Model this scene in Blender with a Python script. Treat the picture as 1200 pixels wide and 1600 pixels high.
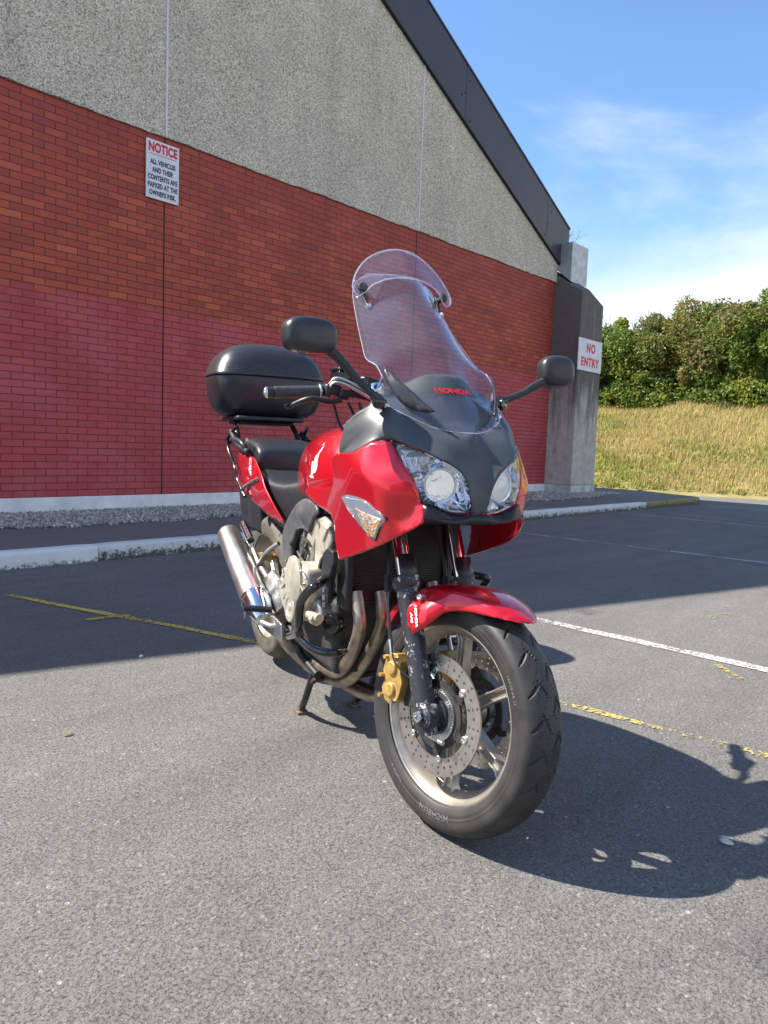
import bpy, bmesh, math, random
import numpy as np
from mathutils import Vector, Matrix
random.seed(7); rng = np.random.default_rng(7)
S = bpy.context.scene
for o in list(bpy.data.objects): bpy.data.objects.remove(o)
# ------------------------------------------------------------------ camera
cam_d = bpy.data.cameras.new("camera"); cam = bpy.data.objects.new("camera", cam_d)
S.collection.objects.link(cam); S.camera = cam
cam_d.sensor_fit = 'HORIZONTAL'; cam_d.sensor_width = 36; cam_d.lens = 34.47
cam_d.clip_start = .05; cam_d.clip_end = 3000
cr = Vector((0.67601997, -0.73596196, 0.03683749)); cd = Vector((-0.04237533, -0.08873492, -0.99515348)); cf = Vector((0.73566387, 0.67118262, -0.09117321))
M = Matrix((cr, -cd, -cf)).transposed().to_4x4(); M.translation = Vector((-4.6433, -7.8169, .9668)); cam.matrix_world = M
S.render.resolution_x = 768; S.render.resolution_y = 1024
# ------------------------------------------------------------------ sky and sun
sun_dir = Vector((-.573, .765, 1)).normalized()
w = bpy.data.worlds.new("World"); S.world = w; w.use_nodes = True
N = w.node_tree.nodes; L = w.node_tree.links; N.clear()
out = N.new('ShaderNodeOutputWorld'); bg = N.new('ShaderNodeBackground'); sky = N.new('ShaderNodeTexSky')
sky.sky_type = 'NISHITA'; sky.sun_disc = False; sky.sun_elevation = math.asin(sun_dir.z)
sky.sun_rotation = math.atan2(sun_dir.x, sun_dir.y); sky.air_density = 1.0; sky.dust_density = .15; sky.ozone_density = 2.6
tc = N.new('ShaderNodeTexCoord'); mp = N.new('ShaderNodeMapping'); mp.inputs['Scale'].default_value = (1, 1, 2.6); mp.inputs['Rotation'].default_value = (.25, .1, .3)
n1 = N.new('ShaderNodeTexNoise'); n1.inputs['Scale'].default_value = 2.6; n1.inputs['Detail'].default_value = 9; n1.inputs['Roughness'].default_value = .58; n1.inputs['Distortion'].default_value = .35
L.new(tc.outputs['Generated'], mp.inputs[0]); L.new(mp.outputs[0], n1.inputs[0])
sp = N.new('ShaderNodeSeparateXYZ'); L.new(tc.outputs['Generated'], sp.inputs[0])
def wmath(op, a, b_=None, c=None, clamp=False):
    m = N.new('ShaderNodeMath'); m.operation = op; m.use_clamp = clamp
    for i, v in enumerate((a, b_, c)):
        if v is None: continue
        if isinstance(v, (int, float)): m.inputs[i].default_value = v
        else: L.new(v, m.inputs[i])
    return m.outputs[0]
# cloud bank low over the horizon, thin wisps higher up
low = N.new('ShaderNodeMapRange'); L.new(sp.outputs['Z'], low.inputs[0]); low.interpolation_type = 'SMOOTHSTEP'
for i, v in enumerate((.14, .46, .40, -.17)): low.inputs[i + 1].default_value = v
fill_cloud = N.new('ShaderNodeMapRange'); L.new(sp.outputs['Y'], fill_cloud.inputs[0])      # unseen extra cloud behind the camera, added to brighten the shaded wall
for i, v in enumerate((.0, -.5, 0, .24)): fill_cloud.inputs[i + 1].default_value = v
dens = wmath('ADD', wmath('ADD', n1.outputs['Fac'], low.outputs[0]), fill_cloud.outputs[0])
ms = N.new('ShaderNodeMapRange'); L.new(dens, ms.inputs[0]); ms.interpolation_type = 'SMOOTHSTEP'
for i, v in enumerate((.42, .92, 0, .95)): ms.inputs[i + 1].default_value = v
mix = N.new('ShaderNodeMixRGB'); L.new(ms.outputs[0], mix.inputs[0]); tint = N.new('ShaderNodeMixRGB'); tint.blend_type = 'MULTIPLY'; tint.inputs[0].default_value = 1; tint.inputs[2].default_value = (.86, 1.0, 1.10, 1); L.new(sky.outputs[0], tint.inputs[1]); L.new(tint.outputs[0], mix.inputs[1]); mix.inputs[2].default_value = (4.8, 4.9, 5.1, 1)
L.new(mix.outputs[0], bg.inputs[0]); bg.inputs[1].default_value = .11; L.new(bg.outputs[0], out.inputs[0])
sl = bpy.data.lights.new("sun", 'SUN'); sl.energy = 4.8; sl.angle = math.radians(.53); sl.color = (1, .94, .85)
so = bpy.data.objects.new("sun", sl); S.collection.objects.link(so); so.rotation_euler = (-sun_dir).to_track_quat('-Z', 'Y').to_euler()
vs = S.view_settings; vs.view_transform = 'Standard'; vs.look = 'None'; vs.gamma = 1; vs.exposure = 1.15; vs.use_curve_mapping = False
# ------------------------------------------------------------------ helpers
col = S.collection
def tag(o, label=None, cat=None, group=None, kind=None):
    if label: o['label'] = label
    if cat: o['category'] = cat
    if group: o['group'] = group
    if kind: o['kind'] = kind
    return o
def empty(name, loc=(0, 0, 0)):
    o = bpy.data.objects.new(name, None); o.location = loc; o.empty_display_size = .1; col.objects.link(o); return o
def link(name, me, mat, parent=None, smooth=True, angle=40):
    o = bpy.data.objects.new(name, me); col.objects.link(o)
    if mat is not None and not me.materials: me.materials.append(mat)
    if smooth:
        me.polygons.foreach_set('use_smooth', [True] * len(me.polygons))
        try: me.set_sharp_from_angle(angle=math.radians(angle))
        except Exception: pass
    if parent is not None: o.parent = parent; o.matrix_parent_inverse = Matrix.Identity(4)
    return o
def fix(o):                       # child coordinates are written in world space when the parent sits at the origin
    return o
def obj(name, bm, mat, parent=None, smooth=True, angle=40, bevel=0, segs=2, subsurf=0, solid=0, offs=-1, recalc=True):
    if recalc: bmesh.ops.recalc_face_normals(bm, faces=bm.faces)
    me = bpy.data.meshes.new(name); bm.to_mesh(me); bm.free()
    o = link(name, me, mat, parent, smooth, angle)
    if subsurf:
        m = o.modifiers.new('s', 'SUBSURF'); m.levels = m.render_levels = subsurf
    if solid:
        m = o.modifiers.new('t', 'SOLIDIFY'); m.thickness = solid; m.offset = offs
    if bevel:
        m = o.modifiers.new('b', 'BEVEL'); m.width = bevel; m.segments = segs; m.limit_method = 'ANGLE'; m.angle_limit = math.radians(35); m.harden_normals = False
    return o
def box(bm, a, b_, rot=None, piv=None):
    x0, y0, z0 = a; x1, y1, z1 = b_
    vs_ = [bm.verts.new(v) for v in ((x0,y0,z0),(x1,y0,z0),(x1,y1,z0),(x0,y1,z0),(x0,y0,z1),(x1,y0,z1),(x1,y1,z1),(x0,y1,z1))]
    for f in ((0,3,2,1),(4,5,6,7),(0,1,5,4),(1,2,6,5),(2,3,7,6),(3,0,4,7)): bm.faces.new([vs_[i] for i in f])
    if rot is not None: bmesh.ops.rotate(bm, verts=vs_, cent=piv or ((x0+x1)/2,(y0+y1)/2,(z0+z1)/2), matrix=rot)
    return vs_
def poly_prism(bm, pts2, f0, f1):
    """pts2: outline; f0/f1 map (u,v)->3d for both ends"""
    a = [bm.verts.new(f0(*p)) for p in pts2]; c = [bm.verts.new(f1(*p)) for p in pts2]
    bm.faces.new(a); bm.faces.new(c[::-1]); n = len(a)
    for i in range(n): bm.faces.new((a[i], c[i], c[(i+1) % n], a[(i+1) % n]))
    return a + c
def frame(d):
    d = Vector(d).normalized(); u = d.cross(Vector((0, 0, 1)))
    if u.length < 1e-3: u = d.cross(Vector((1, 0, 0)))
    u.normalize(); return u, d.cross(u).normalized()
def smooth_path(pts, k=6):
    P = [Vector(p) for p in pts]
    if len(P) < 3: return P
    Q = []
    for i in range(len(P) - 1):
        p0 = P[i-1] if i else P[0]*2 - P[1]; p1, p2 = P[i], P[i+1]; p3 = P[i+2] if i + 2 < len(P) else P[-1]*2 - P[-2]
        for j in range(k):
            t = j / k
            Q.append(.5*((2*p1) + (p2-p0)*t + (2*p0-5*p1+4*p2-p3)*t*t + (3*p1-p0-3*p2+p3)*t**3))
    Q.append(P[-1]); return Q
def tube(bm, pts, r, n=12, k=6, caps=True, curve=True, flat=1.0):
    P = smooth_path(pts, k) if curve else [Vector(p) for p in pts]
    rs = r if isinstance(r, (list, tuple)) else [r] * len(pts)
    if len(rs) != len(P):
        t = np.linspace(0, len(rs)-1, len(P)); rs = np.interp(t, range(len(rs)), rs)
    u, v = frame(P[1] - P[0]); rings = []
    for i, p in enumerate(P):
        d = (P[min(i+1, len(P)-1)] - P[max(i-1, 0)]).normalized()
        u = (u - d * u.dot(d)).normalized(); v = d.cross(u)
        rings.append([bm.verts.new(p + (u*math.cos(a)*flat + v*math.sin(a)) * float(rs[i])) for a in [2*math.pi*j/n for j in range(n)]])
    for a, c in zip(rings, rings[1:]):
        for j in range(n): bm.faces.new((a[j], a[(j+1) % n], c[(j+1) % n], c[j]))
    if caps: bm.faces.new(rings[0][::-1]); bm.faces.new(rings[-1])
    return rings
def cyl(bm, a, b_, r, r2=None, n=24):
    return tube(bm, [a, b_], [r, r if r2 is None else r2], n=n, curve=False)
def lathe(bm, prof, o, axis, n=48, a0=0, a1=2*math.pi, closed=False):
    """prof: (offset along axis, radius)"""
    ax = Vector(axis).normalized(); u, v = frame(ax); o = Vector(o); full = abs(a1 - a0 - 2*math.pi) < 1e-6
    m = n if full else n + 1; R = []
    for (t, r) in prof:
        R.append([bm.verts.new(o + ax*t + (u*math.cos(a0+(a1-a0)*j/n) + v*math.sin(a0+(a1-a0)*j/n))*r) for j in range(m)])
    pr = list(zip(R, R[1:])) + ([(R[-1], R[0])] if closed else [])
    for a, c in pr:
        for j in range(n): bm.faces.new((a[j], a[(j+1) % m], c[(j+1) % m], c[j]))
    if not closed:
        for ring, (t, r) in ((R[0][::-1], prof[0]), (R[-1], prof[-1])):
            if full and r > 1e-5: bm.faces.new(ring)
    return R
# ------------------------------------------------------------------ materials
def nt(name):
    m = bpy.data.materials.new(name); m.use_nodes = True; t = m.node_tree; t.nodes.clear()
    o = t.nodes.new('ShaderNodeOutputMaterial'); p = t.nodes.new('ShaderNodeBsdfPrincipled'); t.links.new(p.outputs[0], o.inputs[0])
    return m, t, p
def nd(t, typ, inp=None, **kw):
    n = t.nodes.new('ShaderNode' + typ)
    for k, v in kw.items(): setattr(n, k, v)
    for k, v in (inp or {}).items():
        if hasattr(v, 'node'): t.links.new(v, n.inputs[k])
        else: n.inputs[k].default_value = v
    return n
def ramp(t, fac, stops, interp='LINEAR'):
    r = nd(t, 'ValToRGB', {0: fac}); r.color_ramp.interpolation = interp; e = r.color_ramp.elements
    while len(e) < len(stops): e.new(.5)
    for x, (pos, c) in zip(e, stops): x.position = pos; x.color = (*c, 1) if len(c) == 3 else c
    return r.outputs[0]
def g(v): return (v, v, v)
def mixc(t, fac, a, b_, mode='MIX'):
    m = nd(t, 'MixRGB', blend_type=mode)
    for i, v in enumerate((fac, a, b_)):
        if hasattr(v, 'node'): t.links.new(v, m.inputs[i])
        elif isinstance(v, (int, float)): m.inputs[i].default_value = v
        else: m.inputs[i].default_value = (*v, 1)
    return m.outputs[0]
def mth(t, op, a, b_=0.0, clamp=False):
    m = nd(t, 'Math', operation=op, use_clamp=clamp)
    for i, v in enumerate((a, b_)):
        if hasattr(v, 'node'): t.links.new(v, m.inputs[i])
        else: m.inputs[i].default_value = v
    return m.outputs[0]
def objco(t, scale=(1, 1, 1), rot=(0, 0, 0), loc=(0, 0, 0)):
    c = nd(t, 'TexCoord'); m = nd(t, 'Mapping', {0: c.outputs['Object'], 'Scale': scale, 'Rotation': rot, 'Location': loc}); return m.outputs[0]
def bump(t, p, h, strength=.5, dist=.01, prev=None):
    b_ = nd(t, 'Bump', {'Height': h, 'Strength': strength, 'Distance': dist})
    if prev is not None: t.links.new(prev, b_.inputs['Normal'])
    t.links.new(b_.outputs[0], p.inputs['Normal']); return b_.outputs[0]
def noise(t, co, scale, detail=4, rough=.5, dist=0):
    return nd(t, 'TexNoise', {'Vector': co, 'Scale': scale, 'Detail': detail, 'Roughness': rough, 'Distortion': dist}).outputs['Fac']
def plain(name, c, rough=.5, metal=0, coat=0, grime=.12, scale=25, bmp=0, spec=.5, aniso=None):
    m, t, p = nt(name); co = objco(t); f = noise(t, co, scale, 5, .6)
    dark = tuple(x*(1-grime*2) for x in c); lite = tuple(min(1, x*(1+grime)) for x in c)
    t.links.new(ramp(t, f, [(.3, dark), (.7, lite)]), p.inputs['Base Color'])
    r = nd(t, 'MapRange', {0: noise(t, co, scale*.6, 4), 3: max(0.02, rough-.08), 4: min(1, rough+.1)}); t.links.new(r.outputs[0], p.inputs['Roughness'])
    p.inputs['Metallic'].default_value = metal; p.inputs['Coat Weight'].default_value = coat; p.inputs['Coat Roughness'].default_value = .03
    p.inputs['Specular IOR Level'].default_value = spec
    if bmp: bump(t, p, noise(t, co, scale*8, 3), bmp, .001)
    return m
# asphalt
def asphalt(name, base, stone, scale=95, bs=.9, tint=(1, .965, .895), wear=False):
    m, t, p = nt(name); co = objco(t)
    wn = nd(t, 'TexNoise', {'Vector': co, 'Scale': scale*.8, 'Detail': 2}); wc = mixc(t, .012, co, wn.outputs['Color'], 'ADD')
    v = nd(t, 'TexVoronoi', {'Vector': wc, 'Scale': scale}); big = noise(t, co, .55, 5, .6); mid = noise(t, co, 6, 5, .65)
    cre = noise(t, wc, scale*.95, 4, .72, .6); pit = noise(t, co, scale*.33, 3, .7)
    lay = ramp(t, cre, [(.34, g(0)), (.47, g(.85)), (.62, g(1))])
    cell = nd(t, 'SeparateColor', {0: v.outputs['Color']}).outputs[0]
    c = ramp(t, cell, [(0, tuple(base*.80*x for x in tint)), (.5, tuple(base*x for x in tint)), (.955, tuple(base*1.12*x for x in tint)), (1, tuple(stone*x for x in tint))])
    c = mixc(t, 1, c, ramp(t, lay, [(0, g(.42)), (.8, g(1.02))]), 'MULTIPLY')
    c = mixc(t, 1, c, ramp(t, pit, [(.26, g(.30)), (.34, g(.95)), (.6, g(1.03))]), 'MULTIPLY')
    c = mixc(t, 1, c, ramp(t, mid, [(.3, g(.92)), (.7, g(1.06))]), 'MULTIPLY')
    c = mixc(t, 1, c, ramp(t, big, [(.3, (.90, .89, .88)), (.7, (1.07, 1.07, 1.08))]), 'MULTIPLY')
    if wear:      # old oil drips, rubbed tyre tracks and a few pale scuffs
        oil = nd(t, 'TexVoronoi', {'Vector': mixc(t, .22, co, nd(t, 'TexNoise', {'Vector': co, 'Scale': 9., 'Detail': 4.}).outputs['Color'], 'ADD'), 'Scale': .9}).outputs['Distance']
        c = mixc(t, ramp(t, oil, [(.05, g(.38)), (.11, g(0))]), c, (.045, .044, .042))
        trk = noise(t, objco(t, (.25, 2.6, 1), (0, 0, .62)), 1.3, 5, .6); c = mixc(t, 1, c, ramp(t, trk, [(.30, g(.86)), (.5, g(1)), (.72, g(1.10))]), 'MULTIPLY')
        fl = nd(t, 'TexVoronoi', {'Vector': co, 'Scale': 7.5}).outputs['Distance']; c = mixc(t, ramp(t, fl, [(.035, g(.75)), (.05, g(0))]), c, (.50, .48, .44))
    t.links.new(c, p.inputs['Base Color']); p.inputs['Roughness'].default_value = .86; p.inputs['Specular IOR Level'].default_value = .35
    h = mth(t, 'ADD', mth(t, 'MULTIPLY', lay, 1.0), mth(t, 'MULTIPLY', pit, 1.2)); h = mth(t, 'ADD', h, mth(t, 'MULTIPLY', cre, .5))
    bump(t, p, h, bs, .004); return m
M_asph = asphalt('asphalt', .188, .32, 165, .75, wear=True)
M_pave = asphalt('pavement_asphalt', .20, .34, 150, .6)
def line_mat(name, c, cover=.5, scale=30):
    m, t, p = nt(name); co = objco(t)
    f = noise(t, co, scale, 6, .75); f2 = noise(t, co, 2.2, 3, .6); a = mth(t, 'ADD', mth(t, 'MULTIPLY', f, .75), mth(t, 'MULTIPLY', f2, .35))
    a = ramp(t, a, [(1-cover-.03, g(0)), (1-cover+.03, g(1))])
    t.links.new(mixc(t, noise(t, co, 60, 3), tuple(x*.75 for x in c), c), p.inputs['Base Color']); t.links.new(a, p.inputs['Alpha'])
    p.inputs['Roughness'].default_value = .8; bump(t, p, noise(t, co, 110, 3), .7, .003); return m
M_yel = line_mat('worn_yellow_paint', (.60, .44, .12), .435, 60); M_yely = line_mat('yellow_paint', (.80, .54, .10), .50, 60); M_yelf = line_mat('faded_yellow_paint', (.45, .33, .10), .40, 55)
M_wht = line_mat('worn_white_paint', (.56, .55, .52), .46, 60)
# brick wall
def brick_mat():
    m, t, p = nt('brickwork'); c0 = nd(t, 'TexCoord'); s = nd(t, 'SeparateXYZ', {0: c0.outputs['Object']})
    cv = nd(t, 'CombineXYZ', {0: s.outputs[0], 1: mth(t, 'SUBTRACT', s.outputs[2], .2842)}).outputs[0]
    jit = nd(t, 'TexNoise', {'Vector': cv, 'Scale': 9., 'Detail': 2}); cvj = mixc(t, 1, cv, mixc(t, 1, mixc(t, 1, jit.outputs['Color'], g(.5), 'SUBTRACT'), (.004, .004, 0), 'MULTIPLY'), 'ADD')
    def bk(a, c_, mo):
        n = nd(t, 'TexBrick', {'Vector': cvj, 'Scale': 1., 'Color1': (*a, 1), 'Color2': (*c_, 1), 'Mortar': (*mo, 1), 'Mortar Size': .0050, 'Mortar Smooth': .2, 'Bias': 0., 'Brick Width': .225, 'Row Height': .075})
        n.offset = .5; n.offset_frequency = 2; n.squash = 1; return n
    B0 = bk((.0,)*3, (1,)*3, (.5,)*3)
    rnd = B0.outputs['Color']; fac = B0.outputs['Fac']
    up = ramp(t, rnd, [(0, (.34, .060, .038)), (.35, (.43, .074, .042)), (.8, (.47, .084, .045)), (1, (.56, .115, .055))])
    lo = ramp(t, rnd, [(0, (.44, .066, .070)), (.4, (.48, .072, .076)), (1, (.52, .080, .082))])
    # painted band: edge follows a brush line with ragged individual bricks
    edge = mth(t, 'ADD', s.outputs[2], mth(t, 'MULTIPLY', mth(t, 'SUBTRACT', rnd, .5), .05))
    ff = nd(t, 'MapRange', {0: edge, 1: 2.39, 2: 2.44, 3: 1, 4: 0}).outputs[0]
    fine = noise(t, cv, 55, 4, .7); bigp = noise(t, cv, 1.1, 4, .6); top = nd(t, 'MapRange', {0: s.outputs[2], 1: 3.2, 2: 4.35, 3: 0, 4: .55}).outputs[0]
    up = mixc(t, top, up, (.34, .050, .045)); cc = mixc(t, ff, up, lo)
    cc = mixc(t, 1, cc, ramp(t, fine, [(.25, g(.82)), (.75, g(1.12))]), 'MULTIPLY'); cc = mixc(t, 1, cc, ramp(t, bigp, [(.3, g(.88)), (.7, g(1.1))]), 'MULTIPLY')
    pale = mth(t, 'MULTIPLY', ff, ramp(t, noise(t, cv, 1.6, 3, .6), [(.48, g(0)), (.62, g(.5))])); cc = mixc(t, pale, cc, (.50, .12, .13)); scuff = ramp(t, noise(t, cv, 3.2, 7, .75), [(.60, g(0)), (.66, g(.45))]); cc = mixc(t, mth(t, 'MULTIPLY', scuff, ff), cc, (.36, .075, .055)); strk = ramp(t, noise(t, nd(t, 'Mapping', {0: cv, 'Scale': (5., .35, 1.)}).outputs[0], 1.0, 5, .6), [(.58, g(0)), (.75, g(.30))]); cc = mixc(t, strk, cc, (.10, .035, .03))
    mort = mixc(t, ff, mixc(t, noise(t, cv, 7, 3), (.05, .018, .016), (.12, .045, .038)), (.20, .026, .034))
    t.links.new(mixc(t, fac, cc, mort), p.inputs['Base Color']); p.inputs['Roughness'].default_value = .75
    h = mth(t, 'ADD', mth(t, 'MULTIPLY', fac, -1), mth(t, 'MULTIPLY', fine, .15)); h = mth(t, 'ADD', h, mth(t, 'MULTIPLY', rnd, .18))
    bump(t, p, h, .55, .008); return m
M_brick = brick_mat()
def dash_mat():
    m, t, p = nt('pebbledash'); co = objco(t); v = nd(t, 'TexVoronoi', {'Vector': co, 'Scale': 96.}); c = nd(t, 'SeparateColor', {0: v.outputs['Color']}).outputs[0]
    cc = ramp(t, c, [(0, (.12, .11, .09)), (.10, (.34, .305, .24)), (.4, (.56, .51, .405)), (.75, (.75, .69, .55)), (1, (.90, .85, .72))])
    cc = mixc(t, 1, cc, ramp(t, noise(t, co, 1.3, 4, .6), [(.3, g(.88)), (.7, g(1.08))]), 'MULTIPLY'); cc = mixc(t, ramp(t, noise(t, objco(t, (2.2, 1, .18)), 1.5, 6, .65), [(.55, g(0)), (.78, g(.42))]), cc, (.22, .21, .18)); t.links.new(cc, p.inputs['Base Color']); p.inputs['Roughness'].default_value = .9
    bump(t, p, mth(t, 'MULTIPLY', v.outputs['Distance'], -1), .8, .01); return m
M_dash = dash_mat()
def conc_mat():
    m, t, p = nt('weathered_concrete'); c0 = nd(t, 'TexCoord'); s = nd(t, 'SeparateXYZ', {0: c0.outputs['Object']}); co = objco(t)
    st = noise(t, objco(t, (3.5, 3.5, .35)), 1.6, 6, .65, .4); base = ramp(t, noise(t, co, 6, 6, .7), [(.3, (.38, .36, .31)), (.7, (.60, .57, .50))])
    hi = nd(t, 'MapRange', {0: s.outputs[2], 1: .5, 2: 2.9, 3: -.28, 4: .30}).outputs[0]
    k = ramp(t, mth(t, 'ADD', st, hi), [(.40, g(0)), (.66, g(.90))])
    cc = mixc(t, k, base, ramp(t, noise(t, co, 30, 4, .7), [(.3, (.055, .052, .048)), (.7, (.13, .122, .108))])); t.links.new(cc, p.inputs['Base Color']); p.inputs['Roughness'].default_value = .92
    bump(t, p, noise(t, co, 90, 4, .7), .5, .004); return m
M_conc = conc_mat()
M_plinth = plain('plinth_white_paint', (.84, .87, .88), .7, grime=.10, scale=4, bmp=.3)
M_fascia = plain('fascia_metal', (.036, .033, .046), .42, grime=.12, scale=1.4, metal=.0, coat=.1)
M_black = plain('black_edge', (.012, .012, .015), .6)
M_strip = plain('white_joint', (.72, .70, .74), .6, grime=.08)
M_gap = plain('dark_joint', (.02, .012, .012), .8)
M_galv = plain('galvanised_steel', (.42, .46, .48), .42, metal=.55, grime=.14, scale=7)
M_roof = plain('roof_sheet', (.10, .11, .13), .5, grime=.1, scale=2)
def kerb_mat(name, paint, cover):
    m, t, p = nt(name); c0 = nd(t, 'TexCoord'); s = nd(t, 'SeparateXYZ', {0: c0.outputs['Object']}); co = objco(t)
    f = noise(t, co, 30, 8, .78); hz = nd(t, 'MapRange', {0: s.outputs[2], 1: 0, 2: .125, 3: .20, 4: -.13}).outputs[0]
    k = ramp(t, mth(t, 'ADD', f, hz), [(cover-.06, g(0)), (cover+.05, g(1))])
    stone = ramp(t, noise(t, co, 120, 3, .8), [(.35, (.03, .03, .028)), (.6, (.12, .12, .11)), (.8, (.3, .3, .28))])
    t.links.new(mixc(t, k, mixc(t, noise(t, co, 5, 3), tuple(x*.8 for x in paint), paint), stone), p.inputs['Base Color']); p.inputs['Roughness'].default_value = .85
    bump(t, p, mth(t, 'ADD', noise(t, co, 90, 4, .7), mth(t, 'MULTIPLY', k, -.7)), .6, .005); return m
M_kw = kerb_mat('kerb_white', (.82, .84, .82), .70); M_kd = kerb_mat('kerb_worn', (.72, .74, .72), .57); M_ky = kerb_mat('kerb_yellow', (.33, .26, .10), .55)
# ------------------------------------------------------------------ ground
bm = bmesh.new(); a = 900
for f in ([(-a, -a, 0), (a, -a, 0), (a, a, 0), (-a, a, 0)],): bm.faces.new([bm.verts.new(v) for v in f])
tag(obj('car_park_ground', bm, M_asph, smooth=False), kind='structure')
def ribbon(name, p0, p1, wd, mat, z=.004, wob=.006):
    bm = bmesh.new(); p0 = Vector((*p0, z)); p1 = Vector((*p1, z)); d = (p1-p0); n = max(2, int(d.length/.12)); u = Vector((-d.y, d.x, 0)).normalized(); pr = None
    for i in range(n+1):
        c = p0 + d*i/n + u*random.uniform(-wob, wob); ww = wd/2*random.uniform(.8, 1.15); q = (bm.verts.new(c-u*ww), bm.verts.new(c+u*ww))
        if pr: bm.faces.new((pr[0], q[0], q[1], pr[1]))
        pr = q
    return tag(obj(name, bm, mat, smooth=False), kind='structure')
ribbon('parking_line', (-2.972, -3.32), (-2.47, -5.12), .05, M_yely)
ribbon('parking_line', (-2.87, -3.22), (-.9, -3.27), .028, M_yelf, .005)
ribbon('parking_line', (-2.90, -4.17), (-2.68, -4.20), .04, M_yely, .006)
ribbon('parking_line', (-.93, -3.9), (-1.02, -7.6), .085, M_wht)
ribbon('parking_line', (-2.17, -6.1), (-1.99, -7.9), .040, M_yel)
ribbon('parking_line', (-1.10, -6.72), (-1.33, -6.95), .035, M_yelf, .005)
ribbon('parking_line', (-.14, -6.33), (.12, -6.39), .07, M_yelf, .005)
ribbon('parking_line', (.1, -6.62), (.24, -6.6), .05, M_yelf, .005)
ribbon('parking_line', (.5, -6.9), (.65, -6.85), .04, M_yelf, .005)
ribbon('parking_line', (-.7, -3.28), (5.3, -3.42), .04, M_yelf, .005)
ribbon('parking_line', (2.73, -3.1), (2.80, -8), .07, M_wht)
ribbon('parking_line', (2.60, -3.3), (2.35, -7.2), .035, M_yelf, .006)
ribbon('parking_line', (6.82, -2.6), (6.55, -8), .08, M_wht)
ribbon('parking_line', (7.7, -3.0), (7.0, -5.8), .05, M_wht, .005)
ribbon('parking_line', (10.48, -2.75), (10.6, -8), .09, M_wht)
# pavement slab, rounded at the far corner
kx0, kx1, ky = -16., 11.3, -2.48
def kerb_outline(off):
    P = [(kx0, ky-off)]; R = .9 + off; cx, cy_ = 10.9-.35, ky+.9
    for i in range(9):
        a_ = -math.pi/2 + i*math.pi/2/8*.92; P.append((cx+R*math.cos(a_), cy_+R*math.sin(a_)))
    P.append((11.95+off, -.9)); P.append((12.1+off, 1.2)); P.append((12.1+off, 26)); return P
oi = kerb_outline(-.12)
bm = bmesh.new(); vs_ = [bm.verts.new((x, y, .118)) for x, y in oi] + [bm.verts.new((kx0, 26, .118))]; bm.faces.new(vs_)
tag(obj('pavement', bm, M_pave, smooth=False), kind='structure')
# kerb: straight stones one by one, then the rounded corner
def kerb_piece(x0, x1, mat, gap=.006):
    bm = bmesh.new(); prof = [(-.0, -.05), (-.0, .095), (.012, .118), (.03, .1225), (.125, .1225), (.125, -.05)]
    n = max(1, int((x1-x0)/.15)); rings = []
    for i in range(n+1):
        x = x0+gap/2 + (x1-x0-gap)*i/n; e = .006 if i in (0, n) else 0
        rings.append([bm.verts.new((x, ky+yy+(e if yy < .05 else 0)+random.uniform(-.002, .002), zz-(e*.6 if zz > .1 else 0)+random.uniform(-.0015, .0015)*(zz > 0))) for yy, zz in prof])
    for r0, r1 in zip(rings, rings[1:]):
        for j in range(len(prof)): bm.faces.new((r0[j], r1[j], r1[(j+1) % len(prof)], r0[(j+1) % len(prof)]))
    bm.faces.new(rings[0]); bm.faces.new(rings[-1][::-1])
    return tag(obj('kerb', bm, mat, angle=50), kind='structure')
x = -2.0-.92*8
while x < 8.9:
    kerb_piece(x, x+.92, M_kw if x < -2.05 else (M_ky if x > 8.1 else M_kd)); x += .92
bm = bmesh.new(); po, pi_ = kerb_outline(0), kerb_outline(-.125); po[0] = (x, po[0][1]); pi_[0] = (x, pi_[0][1])
ra = [[bm.verts.new((*a_, -.05)), bm.verts.new((*a_, .105)), bm.verts.new((a_[0]*.9+b_[0]*.1, a_[1]*.9+b_[1]*.1, .1225)), bm.verts.new((*b_, .1225)), bm.verts.new((*b_, -.05))] for a_, b_ in zip(po, pi_)]
for r0, r1 in zip(ra, ra[1:]):
    for j in range(4): bm.faces.new((r0[j], r1[j], r1[j+1], r0[j+1]))
tag(obj('kerb', bm, M_ky, angle=50), kind='structure')
# gravel bed beside the wall
gv, gf = [], []; base = np.array([(1,0,0),(-1,0,0),(0,1,0),(0,-1,0),(0,0,1),(0,0,-1)], float)
oct_f = [(0,2,4),(2,1,4),(1,3,4),(3,0,4),(2,0,5),(1,2,5),(3,1,5),(0,3,5)]
n_g = 26000; gx = np.concatenate([rng.uniform(-3.2, 2.2, n_g//2), rng.uniform(2.2, 8.85, n_g//3), rng.uniform(8.7, 10, n_g - n_g//2 - n_g//3)])
pts = []
for i in range(n_g):
    X_ = gx[i]; edge = -1.17 + .07*math.sin(X_*1.7) + .05*math.sin(X_*5.3+1) - .03*X_*(X_ > 0); Y_ = rng.uniform(edge - .06*abs(rng.normal()), -.02)
    if X_ > 8.7: Y_ = rng.uniform(-1.15, -.62)
    s_ = rng.uniform(.009, .021); q = base * s_ * rng.uniform(.6, 1.2, (1, 3)) + rng.normal(0, s_*.15, (6, 3)); an = rng.uniform(0, 6.28); c_, s2 = math.cos(an), math.sin(an)
    q = q @ np.array([[c_, s2, 0], [-s2, c_, 0], [0, 0, 1]]) + [X_, Y_, .122 + rng.uniform(0, .018)]; k0 = len(gv); gv.extend(q.tolist()); gf.extend([(a_+k0, b_+k0, c2+k0) for a_, b_, c2 in oct_f])
me = bpy.data.meshes.new('gravel'); me.from_pydata(gv, [], gf)
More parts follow.
